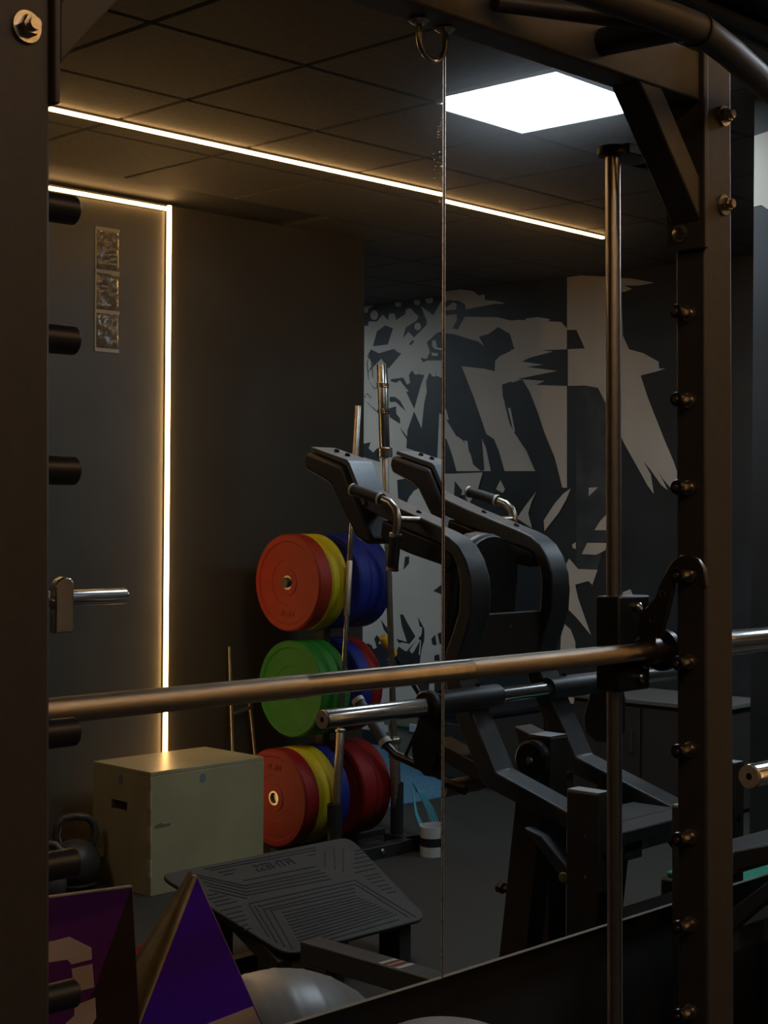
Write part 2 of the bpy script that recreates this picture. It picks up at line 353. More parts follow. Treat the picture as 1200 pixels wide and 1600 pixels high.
# mural outlines on the far wall (y, z) in metres
MURAL = {'w0':[[(-5.379,3.003),(-5.353,-0.261),(-4.526,-0.158),(-4.549,2.991)],[(-4.292,2.977),(-4.238,2.976),(-4.112,2.977),(-4.008,2.956),(-3.966,2.924),(-3.92,2.928),(-3.915,2.892),(-3.844,2.882),(-3.759,2.863),(-3.783,2.857),(-3.844,2.862),(-4.069,2.846),(-4.074,2.877),(-4.121,2.905),(-4.216,2.918),(-4.238,2.906),(-4.291,2.904)],[(-4.259,2.864),(-4.237,2.866),(-4.174,2.902),(-4.144,2.887),(-4.147,2.851),(-4.258,2.856)],[(-4.258,2.823),(-4.142,2.822),(-4.141,2.786),(-4.178,2.732),(-4.225,2.715),(-4.257,2.718)],[(-4.074,2.801),(-3.823,2.779),(-3.703,2.748),(-3.659,2.75),(-3.333,2.712),(-3.29,2.671),(-3.282,1.724),(-3.314,1.724),(-3.49,1.825),(-4.228,1.834),(-4.314,1.835),(-4.322,2.779),(-4.136,2.725)],[(-3.291,2.974),(-3.19,2.976),(-3.014,2.952),(-2.833,2.922),(-2.681,2.885),(-2.79,2.879),(-2.891,2.889),(-2.832,2.864),(-2.885,2.851),(-2.906,2.853),(-2.894,2.601),(-2.851,2.518),(-2.756,2.49),(-2.652,2.435),(-2.647,2.396),(-2.606,2.393),(-2.672,2.379),(-2.771,2.363),(-2.723,2.237),(-2.608,1.987),(-2.546,1.864),(-2.515,1.785),(-2.514,1.681),(-2.545,1.698),(-2.616,1.769),(-2.658,1.83),(-2.585,1.707),(-2.626,1.734),(-2.699,1.822),(-2.751,1.876),(-2.698,1.796),(-2.677,1.686),(-2.719,1.734),(-2.771,1.814),(-2.878,1.976),(-3.008,2.213),(-3.063,2.306),(-3.151,2.324),(-3.285,2.329),(-3.287,2.546),(-3.159,2.543),(-3.221,2.657),(-3.288,2.661)],[(-3.124,1.723),(-3.059,1.725),(-3.124,1.673)],[(-3.6,2.753),(-3.506,2.755),(-3.414,2.735),(-3.425,2.724),(-3.588,2.74)]],'d1':[[(-5.379,2.942),(-5.322,2.95),(-5.279,2.959),(-5.218,2.98),(-5.024,2.98),(-4.959,2.98),(-4.835,2.984),(-4.674,2.984),(-4.549,2.987),(-4.549,2.979),(-4.6,2.954),(-4.673,2.869),(-4.788,2.938),(-4.73,2.832),(-4.735,2.807),(-4.845,2.735),(-4.898,2.777),(-4.945,2.738),(-4.922,2.805),(-4.817,2.847),(-4.805,2.872),(-4.858,2.91),(-4.887,2.929),(-4.922,2.898),(-5.011,2.863),(-5.023,2.907),(-5.077,2.912),(-5.089,2.87),(-5.138,2.912),(-5.192,2.869),(-5.272,2.876),(-5.278,2.846),(-5.378,2.854)],[(-5.379,3.025),(-5.218,2.989),(-5.024,2.988),(-4.835,2.991),(-4.55,2.999),(-4.549,2.987),(-4.674,2.984),(-4.835,2.984),(-5.024,2.98),(-5.218,2.98),(-5.379,2.981)],[(-5.192,2.8),(-5.113,2.837),(-5.041,2.81),(-5.088,2.706),(-5.228,2.703)],[(-5.246,2.683),(-5.172,2.651),(-5.028,2.672),(-4.998,2.648),(-4.962,2.637),(-5.081,2.542),(-5.148,2.615),(-5.276,2.528),(-5.227,2.586),(-5.283,2.641)],[(-4.891,2.692),(-4.857,2.719),(-4.845,2.706),(-4.874,2.685)],[(-4.729,2.693),(-4.638,2.749),(-4.548,2.759),(-4.546,2.564),(-4.728,2.575),(-4.762,2.565),(-4.786,2.596),(-4.728,2.584),(-4.7,2.628),(-4.723,2.68)],[(-4.89,2.488),(-4.861,2.516),(-4.831,2.493),(-4.75,2.48),(-4.779,2.423),(-4.841,2.265),(-4.871,2.309),(-4.913,2.379),(-4.889,2.382),(-4.919,2.405),(-4.972,2.459),(-5.008,2.444),(-5.056,2.455),(-5.058,2.47),(-4.943,2.474),(-4.907,2.425),(-4.878,2.436)],[(-4.721,2.462),(-4.704,2.49),(-4.659,2.475),(-4.596,2.454),(-4.545,2.452),(-4.544,2.211),(-4.617,2.222),(-4.632,1.931),(-4.91,2.005),(-4.899,2.123),(-4.841,2.244),(-4.771,2.127),(-4.749,2.295),(-4.726,2.369),(-4.733,2.437)],[(-5.067,2.352),(-5.019,2.35),(-4.971,2.322),(-4.918,2.251),(-4.959,2.279),(-5.007,2.315),(-5.067,2.318)],[(-5.073,2.275),(-5.007,2.285),(-5.006,2.238),(-4.97,2.202),(-4.97,2.168),(-5.066,2.215)],[(-4.97,2.143),(-4.887,2.063),(-4.898,2.055),(-4.946,2.108)],[(-5.372,2.047),(-5.315,2.045),(-5.247,2.052),(-5.266,2.013),(-5.222,1.982),(-5.186,2.007),(-5.155,1.916),(-5.315,1.954),(-5.371,1.964)],[(-4.993,1.793),(-4.885,1.806),(-4.768,1.748),(-4.841,1.721),(-4.884,1.679),(-4.913,1.622),(-4.982,1.665)],[(-4.916,1.282),(-4.877,1.286),(-4.88,1.24),(-4.929,1.196)],[(-4.658,1.065),(-4.573,1.117),(-4.573,1.043)],[(-5.14,0.853),(-5.037,0.764),(-5.031,0.722),(-5.109,0.786)],[(-4.96,0.897),(-4.931,0.898),(-4.895,0.849),(-4.818,0.76),(-4.871,0.706),(-4.941,0.715),(-4.965,0.705),(-4.995,0.733),(-4.894,0.718),(-4.942,0.821)],[(-4.796,0.888),(-4.738,0.815),(-4.737,0.757),(-4.783,0.627),(-4.806,0.651),(-4.783,0.737),(-4.761,0.78),(-4.755,0.823),(-4.778,0.826)],[(-4.674,0.752),(-4.64,0.779),(-4.628,0.713),(-4.663,0.715)],[(-4.618,0.789),(-4.589,0.799),(-4.583,0.724),(-4.6,0.723)],[(-5.298,0.662),(-5.261,0.686),(-5.224,0.675),(-5.212,0.65),(-5.175,0.661),(-5.2,0.72),(-5.176,0.748),(-5.145,0.724),(-5.163,0.688),(-5.097,0.692),(-5.06,0.651),(-4.994,0.639),(-4.971,0.683),(-4.9,0.653),(-4.818,0.726),(-4.76,0.772),(-4.737,0.74),(-4.76,0.688),(-4.782,0.568),(-5.199,0.521),(-5.236,0.549)],[(-4.645,0.645),(-4.605,0.656),(-4.599,0.615),(-4.645,0.612)],[(-4.804,0.449),(-4.689,0.475),(-4.695,0.407),(-4.758,0.385)],[(-4.644,0.47),(-4.581,0.483),(-4.581,0.384),(-4.643,0.412)],[(-4.289,2.716),(-4.167,2.699),(-3.964,2.637),(-3.917,2.606),(-3.959,2.668),(-3.883,2.679),(-3.807,2.717),(-3.737,2.676),(-3.702,2.631),(-3.706,2.564),(-3.791,2.538),(-3.831,2.509),(-3.835,2.446),(-3.916,2.466),(-4.102,2.493),(-4.002,2.295),(-3.897,2.06),(-3.836,2.027),(-3.795,1.947),(-3.749,1.82),(-3.855,1.822),(-3.897,1.973),(-3.933,2.037),(-3.911,1.838),(-3.936,1.831),(-3.998,1.871),(-4.019,1.936),(-4.082,2.025),(-4.14,2.059),(-4.194,2.142),(-4.221,2.224),(-4.285,2.259)],[(-3.774,2.36),(-3.7,2.376),(-3.698,2.141),(-3.728,2.205),(-3.768,2.285)],[(-4.283,2.063),(-4.219,2.037),(-4.165,1.914),(-4.133,1.825),(-4.207,1.818),(-4.281,1.818)],[(-4.22,2.159),(-3.949,2.149),(-3.918,2.093),(-3.907,2.053),(-4.135,2.051)],[(-3.775,2.354),(-3.62,2.384),(-3.56,2.302),(-3.501,2.178),(-3.454,2.064),(-3.372,1.905),(-3.314,1.724),(-3.365,1.701),(-3.521,1.833),(-3.581,1.946),(-3.676,2.061),(-3.713,2.119),(-3.75,2.234)],[(-3.475,2.552),(-3.281,2.546),(-3.279,2.328),(-3.514,2.346),(-3.445,2.366),(-3.655,2.389),(-3.354,2.421),(-3.585,2.458),(-3.457,2.464),(-3.621,2.493),(-3.562,2.513),(-3.389,2.539)],[(-3.677,2.151),(-3.489,2.149),(-3.454,2.055),(-3.67,2.061)],[(-3.801,2.541),(-3.729,2.57),(-3.681,2.572),(-3.718,2.669),(-3.802,2.713)]],'w1':[[(-5.273,2.953),(-5.275,2.944),(-5.282,2.937),(-5.292,2.934),(-5.303,2.935),(-5.313,2.94),(-5.32,2.948),(-5.323,2.957),(-5.32,2.966),(-5.313,2.973),(-5.303,2.976),(-5.292,2.975),(-5.282,2.97),(-5.275,2.962)],[(-5.18,2.91),(-5.184,2.896),(-5.194,2.885),(-5.209,2.88),(-5.225,2.882),(-5.24,2.889),(-5.25,2.902),(-5.254,2.916),(-5.251,2.93),(-5.24,2.941),(-5.226,2.946),(-5.209,2.945),(-5.195,2.937),(-5.184,2.925)],[(-4.96,2.963),(-4.963,2.956),(-4.971,2.951),(-4.983,2.948),(-4.997,2.95),(-5.01,2.954),(-5.018,2.961),(-5.022,2.969),(-5.019,2.976),(-5.01,2.981),(-4.998,2.983),(-4.984,2.982),(-4.971,2.977),(-4.963,2.971)],[(-4.78,2.802),(-4.783,2.791),(-4.792,2.783),(-4.804,2.779),(-4.817,2.78),(-4.829,2.786),(-4.838,2.796),(-4.841,2.807),(-4.838,2.818),(-4.83,2.826),(-4.817,2.83),(-4.804,2.829),(-4.792,2.823),(-4.783,2.813)],[(-4.674,2.965),(-4.677,2.956),(-4.686,2.949),(-4.7,2.946),(-4.715,2.948),(-4.729,2.953),(-4.739,2.962),(-4.742,2.971),(-4.739,2.981),(-4.73,2.987),(-4.716,2.99),(-4.7,2.989),(-4.687,2.983),(-4.677,2.975)],[(-4.789,2.961),(-4.791,2.953),(-4.799,2.948),(-4.811,2.945),(-4.824,2.946),(-4.836,2.951),(-4.844,2.958),(-4.847,2.966),(-4.844,2.974),(-4.836,2.98),(-4.824,2.983),(-4.811,2.981),(-4.8,2.977),(-4.791,2.97)],[(-4.85,2.899),(-4.853,2.887),(-4.864,2.878),(-4.879,2.873),(-4.895,2.875),(-4.91,2.882),(-4.921,2.893),(-4.925,2.905),(-4.921,2.918),(-4.911,2.927),(-4.896,2.931),(-4.879,2.93),(-4.864,2.923),(-4.853,2.912)],[(-4.677,2.702),(-4.649,2.704),(-4.635,2.653),(-4.547,2.634),(-4.547,2.622),(-4.66,2.646),(-4.681,2.669)],[(-4.682,2.623),(-4.626,2.615),(-4.631,2.598),(-4.682,2.602)],[(-4.792,2.504),(-4.795,2.496),(-4.802,2.49),(-4.814,2.487),(-4.826,2.487),(-4.837,2.492),(-4.845,2.499),(-4.848,2.507),(-4.845,2.515),(-4.837,2.521),(-4.826,2.524),(-4.814,2.523),(-4.803,2.519),(-4.795,2.512)],[(-4.642,2.482),(-4.644,2.474),(-4.65,2.468),(-4.659,2.465),(-4.669,2.466),(-4.678,2.47),(-4.685,2.477),(-4.687,2.485),(-4.685,2.493),(-4.679,2.499),(-4.67,2.502),(-4.659,2.501),(-4.65,2.497),(-4.644,2.49)],[(-4.87,0.664),(-4.83,0.709),(-4.795,0.745),(-4.772,0.738),(-4.829,0.658),(-4.847,0.644)],[(-5.078,0.594),(-5.018,0.581),(-5.024,0.573),(-5.072,0.586)],[(-4.772,0.738),(-4.764,0.73),(-4.773,0.637),(-4.785,0.644)],[(-4.278,1.818),(-4.136,1.817),(-3.921,1.821),(-3.962,1.709),(-4.03,1.629),(-4.065,1.682),(-4.223,1.682),(-4.277,1.696)],[(-4.072,2.025),(-4.046,2.02),(-4.035,1.96),(-4.051,1.964)],[(-3.726,2.214),(-3.708,2.214),(-3.671,2.071),(-3.682,2.066)],[(-3.505,1.702),(-3.539,1.644),(-3.566,1.571),(-3.537,1.481),(-3.651,1.539),(-3.595,1.607)],[(-3.252,1.719),(-3.284,1.653),(-3.338,1.573),(-3.442,1.464),(-3.448,1.527),(-3.371,1.626),(-3.306,1.688)],[(-3.781,1.772),(-3.745,1.717),(-3.762,1.694),(-3.815,1.717)],[(-2.986,1.575),(-2.969,1.475),(-3.079,1.474),(-3.037,1.531)],[(-3.239,1.387),(-3.212,1.401),(-3.211,1.361),(-3.233,1.365)],[(-3.131,1.398),(-2.989,1.401),(-3.005,1.357),(-3.067,1.33),(-3.168,1.332)],[(-3.259,1.303),(-3.194,1.243),(-3.056,1.243),(-3.092,1.154),(-3.119,1.175),(-3.215,1.15),(-3.193,1.071),(-3.1,0.86),(-3.203,0.956),(-3.268,1.006),(-3.253,1.13),(-3.281,1.271)],[(-3.294,0.916),(-3.245,0.883),(-3.212,0.814),(-3.206,0.735),(-3.32,0.728),(-3.315,0.835)],[(-4.172,1.247),(-4.147,1.219),(-4.183,1.166)],[(-4.114,1.023),(-4.132,0.918),(-4.218,0.876),(-4.255,0.893)],[(-2.879,1.119),(-2.828,1.138),(-2.766,1.021),(-2.878,1.007)],[(-3.313,0.521),(-2.903,0.555),(-2.966,0.51),(-3.03,0.482),(-3.093,0.361),(-3.104,0.44),(-3.137,0.455),(-3.246,0.445)],[(-2.883,0.574),(-2.815,0.579),(-2.798,0.175),(-2.838,0.228)],[(-3.001,0.224),(-2.991,0.251),(-2.98,0.226)]],'d2':[[(-4.145,1.77),(-4.083,1.709),(-4.117,1.628),(-4.152,1.655)]],'slate':[[(-3.218,2.323),(-3.063,2.306),(-3.008,2.213),(-2.996,1.979),(-2.995,1.934),(-2.991,1.466),(-3.076,1.193),(-3.208,1.189)]]}
FOOT_SEG = [(-0.282,-0.007,0.233,-0.004),(-0.266,0.005,0.221,0.011),(-0.245,0.025,-0.169,0.025),(-0.233,0.042,-0.192,0.042),(-0.183,0.091,0.149,0.096),(0.165,0.03,0.202,0.033),(-0.332,0.014,-0.198,0.117),(-0.198,0.117,0.15,0.121),(-0.331,0.032,-0.205,0.132),(-0.205,0.132,0.158,0.138),(-0.332,0.055,-0.218,0.149),(-0.218,0.149,0.154,0.156),(-0.334,0.077,-0.227,0.165),(-0.227,0.165,0.154,0.176),(-0.341,0.1,-0.238,0.181),(0.255,0.025,0.183,0.109),(0.303,0.022,0.214,0.132),(0.341,0.033,0.236,0.153),(-0.365,0.126,-0.326,0.127),(-0.373,0.144,-0.304,0.144),(-0.369,0.165,-0.295,0.164),(-0.373,0.183,-0.284,0.183),(-0.374,0.211,-0.285,0.21),(-0.367,0.234,-0.298,0.234),(-0.369,0.256,-0.305,0.256),(-0.366,0.278,-0.312,0.277),(-0.365,0.302,-0.325,0.301),(-0.361,0.322,-0.327,0.322),(-0.248,0.207,0.243,0.21),(0.243,0.21,0.32,0.458),(-0.225,0.23,0.226,0.229),(0.226,0.229,0.291,0.452),(-0.216,0.25,0.209,0.249),(-0.199,0.262,0.191,0.269),(-0.252,0.213,-0.298,0.38),(-0.236,0.224,-0.29,0.414),(-0.216,0.244,-0.277,0.44),(-0.195,0.263,-0.259,0.461),(0.378,0.058,0.412,0.059),(0.361,0.076,0.413,0.078),(0.34,0.1,0.411,0.1),(0.319,0.124,0.401,0.124),(0.298,0.148,0.391,0.149),(0.277,0.172,0.381,0.173),(0.296,0.202,0.371,0.203),(0.296,0.221,0.366,0.222),(0.299,0.243,0.363,0.244),(0.307,0.267,0.359,0.268),(0.309,0.289,0.357,0.289),(0.312,0.312,0.357,0.313),(-0.163,0.286,0.18,0.287),(-0.168,0.303,0.188,0.301),(-0.173,0.319,0.196,0.314),(-0.179,0.335,0.203,0.328),(-0.184,0.351,0.211,0.342),(-0.189,0.367,0.219,0.355),(-0.194,0.383,0.227,0.369),(-0.199,0.399,0.234,0.383),(-0.204,0.415,0.242,0.396),(-0.21,0.43,0.25,0.41),(-0.215,0.446,0.257,0.424),(-0.22,0.462,0.241,0.45)]

# ------------------------------------------------------------------ the room
# the mirror wall is the plane y = 0; everything stands on the side y < 0
CZ = 2.979
GX, GY, G = 2.744, -1.335, 0.6
XL, XR, YB, YR = -1.456, 7.54, -3.457, -6.135
WY = 0.06
struct('floor', MB().box(XL, XR, YR, WY, -0.1, 0.0), M['rubber_floor'])
struct('floor_carpet', MB().box(5.705, XR, YR, -3.55, 0.0005, 0.008), M['blue_carpet'])
ceil = struct('ceiling', MB().box(XL, XR, YR, WY, CZ + 0.02, CZ + 0.1), M['grid'])
tile_me = None
cols = [GX + G * i for i in range(-7, 8)]
rows = [GY - G * j for j in range(-2, 8)]
for cx in cols:
    for ry in rows:
        # tile spans x cx..cx+G, y ry-G..ry
        if any(abs(cx - (GX + i * G)) < 0.01 and abs(ry - (GY + j * G)) < 0.01 for i, j in ((2, 1), (6, 2), (5, -7), (7, 2))):
            continue
        if ry - G < YB - 0.15 and cx + G < 5.6:
            continue
        x1 = min(cx + G, XR)
        y1 = min(ry, WY)
        if x1 - cx < G - 0.01 or y1 - (ry - G) < G - 0.01:
            t = MB().box(cx + 0.004, x1 - 0.002, ry - G + 0.004, y1 - 0.004, CZ, CZ + 0.018).build('ceiling_tile', M['tile'], ceil)
            continue
        if tile_me is None:
            b = MB()
            h, e = G / 2 - 0.004, 0.008
            b.add([(-h, -h, 0.018), (h, -h, 0.018), (h, h, 0.018), (-h, h, 0.018), (-h, -h, 0.006), (h, -h, 0.006), (h, h, 0.006), (-h, h, 0.006),
                   (-h + e, -h + e, 0), (h - e, -h + e, 0), (h - e, h - e, 0), (-h + e, h - e, 0)],
                  [(0, 1, 2, 3), (0, 4, 5, 1), (1, 5, 6, 2), (2, 6, 7, 3), (3, 7, 4, 0), (4, 8, 9, 5), (5, 9, 10, 6), (6, 10, 11, 7), (7, 11, 8, 4), (8, 11, 10, 9)])
            t = b.build('ceiling_tile', M['tile'], ceil, sharp=20)
            tile_me = t.data
        else:
            t = bpy.data.objects.new('ceiling_tile', tile_me)
            COL.objects.link(t)
            t.parent = ceil
        t.location = (cx + G / 2, ry - G / 2, CZ)
wf = struct('wall_front', MB().box(XL, XR, WY, WY + 0.1, 0, CZ), M['black_wall'])
struct('wall_left', MB().box(XL - 0.1, XL, YR, WY, 0, CZ), M['wall'])
struct('wall_back', MB().box(XL, 4.43, YB - 0.12, YB, 0, CZ), M['wall'])
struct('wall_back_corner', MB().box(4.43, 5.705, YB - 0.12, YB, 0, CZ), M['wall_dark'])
struct('wall_return', MB().box(5.585, 5.705, YR, YB - 0.12, 0, CZ), M['wall'])
struct('wall_recess', MB().box(5.585, XR, YR - 0.1, YR, 0, CZ), M['slate'])
wr = struct('wall_right', MB().box(XR, XR + 0.1, YR - 0.1, WY, 0, CZ), M['slate'])
wp = struct('wall_pillar', MB().box(4.645, 5.25, -0.43, WY, 0, CZ), M['slate'])
struct('trim_1', MB().box(XR - 0.02, XR, YR, WY, 0.008, 0.1), M['black'], 0.003)
tag(MB().pyz([(-0.4295, 2.845), (-0.379, 2.852), (-0.15, 2.87), (-0.12, 2.55), (-0.25, 2.53), (-0.34, 2.575), (-0.377, 2.592), (-0.401, 2.609), (-0.4295, 2.607)], 4.6435, 4.645).build('painted_patch', M['paint_white']),
    'off-white paint patch near the top of the slate pillar', 'paint patch')

# the mural: flat paint in layers on the right wall
def paint(polys, x, material, name, parent):
    import bmesh
    for i, P in enumerate(polys):
        b = MB().prism(P, (x - 0.00003 * i, 0, 0), (0, 1, 0), (0, 0, 1), (0.0012, 0, 0))
        o = b.build(name, material, parent)
        bm = bmesh.new()
        bm.from_mesh(o.data)
        bmesh.ops.triangulate(bm, faces=bm.faces[:], ngon_method='EAR_CLIP')
        bm.to_mesh(o.data)
        bm.free()
        o.data.polygons.foreach_set('use_smooth', [False] * len(o.data.polygons))
mural = thing('wall_mural', (XR, -3.6, 1.5), 'large black and off-white brushstroke mural on the far wall', 'mural')
paint(MURAL['w0'], XR - 0.0015, M['paint_white'], 'white_stroke', mural)
paint(MURAL['slate'], XR - 0.0014, M['slate_light'], 'pale_slate_patch', mural)  # paler grey-green area on the slate wall
paint(MURAL['d1'], XR - 0.003, M['paint_black'], 'black_stroke', mural)
paint(MURAL['w1'], XR - 0.0045, M['paint_white'], 'white_stroke', mural)
paint(MURAL['d2'], XR - 0.006, M['paint_black'], 'black_stroke', mural)


# ------------------------------------------------------------------ led strips, ceiling panel and added fill panels
def panel_light(x0, y1, label, G=0.6, drop=0.0):
    CZ = 2.979 - drop
    t = thing('ceiling_light', (x0 + G / 2, y1 - G / 2, CZ), label, 'ceiling light')
    MB().box(x0 + 0.012, x0 + G - 0.012, y1 - G + 0.012, y1 - 0.012, CZ - 0.004, CZ + 0.004).build('diffuser', M['panel'], t)
    f = MB()
    for a in ((x0 + .003, x0 + G - .003, y1 - .013, y1 - .003), (x0 + .003, x0 + G - .003, y1 - G + .003, y1 - G + .013),
              (x0 + .003, x0 + .013, y1 - G + .013, y1 - .013), (x0 + G - .013, x0 + G - .003, y1 - G + .013, y1 - .013)):
        f.box(*a, CZ - 0.006, CZ + 0.01 + drop * 0.5)
    f.build('frame', M['cap'], t)
    return t
panel_light(GX + 2 * G, GY + G, 'bright square white ceiling light panel in the dark tiles')
panel_light(GX + 6 * G, GY + 2 * G, 'unseen white fill-light panel added behind the slate pillar')  # added out of view to brighten the mural
panel_light(GX - 3 * G + 0.15, GY - 2 * G - 0.15, 'unseen small white fill-light panel added right of the camera', 0.3, 0.02)  # added fill light for the machine fronts and sign boards
panel_light(GX + 7 * G, GY + 2 * G, 'unseen white fill-light panel added next to the mural wall')  # second added panel, doubles the fill on the mural
panel_light(GX + 5 * G, GY - 7 * G, 'unseen white fill-light panel added in the carpeted recess')  # added unseen lamp, cool fill on the recess side of the mural

def led(name, segs, label):
    t = thing(name, segs[0][0], label, 'led strip')
    c, d = MB(), MB()
    for a, b, out, w in segs:
        a, b, out = Vector(a), Vector(b), Vector(out)
        up = out
        c.bar(a + out * 0.004, b + out * 0.004, w + 0.004, 0.008, up)
        d.bar(a + out * 0.014, b + out * 0.014, w, 0.012, up)
    c.build('channel', M['alu'], t)
    d.build('diffuser', M['led'], t, 0.003)
    return t
LY = -2.3305
led('led_strip', [((XL + 0.02, LY, CZ), (6.52, LY, CZ), (0, 0, -1), 0.017)], 'long warm led strip running across the dark ceiling')
led('led_strip', [((XL + 0.02, YB, CZ - 0.02), (4.433, YB, CZ - 0.02), (0, 1, 0), 0.015), ((4.433, YB, CZ - 0.003), (4.425, YB, 0.03), (0, 1, 0), 0.019)],
    'warm led strip along the wall top turning down the dark wall')

# ------------------------------------------------------------------ mirrors on the front wall
SEAM, MB0, MT = 2.5375, 0.559, 2.93
def mirror(x0, x1, yaw, pitch, label):
    ce = Vector((SEAM, 0, 1.6))
    t = thing('wall_mirror', (0.5 * (x0 + x1), 0.0, MB0), label, 'mirror')
    yw, pt = math.radians(yaw), math.radians(pitch)
    n = Vector((math.sin(yw) * math.cos(pt), -math.cos(yw) * math.cos(pt), math.sin(pt)))
    e1 = Vector((math.cos(yw), math.sin(yw), 0))
    e2 = n.cross(e1) * -1
    if e2.z < 0: e2 = -e2
    a0, a1, b0, b1 = x0 - SEAM, x1 - SEAM, MB0 - 1.6, MT - 1.6
    g = MB()
    g.cur = 0
    P = [ce + e1 * a + e2 * b for a, b in ((a0, b0), (a1, b0), (a1, b1), (a0, b1))]
    Q = [p - n * 0.006 for p in P]
    g.add(P, [(0, 1, 2, 3)])
    g.cur = 1
    g.add(P + Q, [(7, 6, 5, 4), (0, 4, 5, 1), (1, 5, 6, 2), (2, 6, 7, 3), (3, 7, 4, 0)])
    g.build('glass', [M['mirror'], M['mirror_edge']], t, sharp=10)
    for nme, (c0, c1, d0, d1) in (('bottom_edge', (a0, a1, b0 - 0.001, b0 + 0.004)), ('side_edge', (a0, a0 + 0.0025, b0, b1)), ('side_edge', (a1 - 0.0025, a1, b0, b1))):
        g2 = MB()
        P = [ce + e1 * a + e2 * b + n * 0.0008 for a, b in ((c0, d0), (c1, d0), (c1, d1), (c0, d1))]
        Q = [p - n * 0.006 for p in P]
        g2.add(P + Q, [(0, 1, 2, 3), (7, 6, 5, 4), (0, 4, 5, 1), (1, 5, 6, 2), (2, 6, 7, 3), (3, 7, 4, 0)])
        g2.build(nme, M['mirror_trim'] if nme == 'bottom_edge' else M['mirror_edge'], t)
    bk = MB()
    R = [ce + e1 * a + e2 * b - n * 0.0065 for a, b in ((a0 + .02, b0 + .02), (a1 - .02, b0 + .02), (a1 - .02, b1 - .02), (a0 + .02, b1 - .02))]
    S = [Vector((p.x, WY, p.z)) for p in R]
    bk.add(R + S, [(0, 1, 2, 3), (7, 6, 5, 4), (0, 4, 5, 1), (1, 5, 6, 2), (2, 6, 7, 3), (3, 7, 4, 0)])
    bk.build('backing_board', M['black'], t)
    return t
mirror(0.9, SEAM - 0.002, 0.0, -0.28, 'large wall mirror left of the vertical seam')
mirror(SEAM + 0.002, 4.58, 1.0735, -0.33, 'large wall mirror right of the vertical seam')

# water specks on the left mirror beside the seam
sp = MB()
rs = random.Random(3)
for i in range(46):
    x = SEAM - 0.004 - abs(rs.gauss(0, 0.014))
    z = rs.choice([2.33, 2.40, 2.43, 2.36, 2.26]) + rs.gauss(0, 0.012)
    r = rs.uniform(0.0006, 0.0016)
    y = -(z - 1.6) * math.tan(math.radians(0.28))
    sp.lathe([(0.00005, -r * 0.6), (r * 0.8, -r * 0.45), (r, 0.0), (0.00005, 0.0)], (x, y - 0.0003, z), (0, 1, 0), 7)
wm = bpy.data.objects['wall_mirror']
tag(sp.build('water_specks', M['bolt'], wm), kind='stuff')

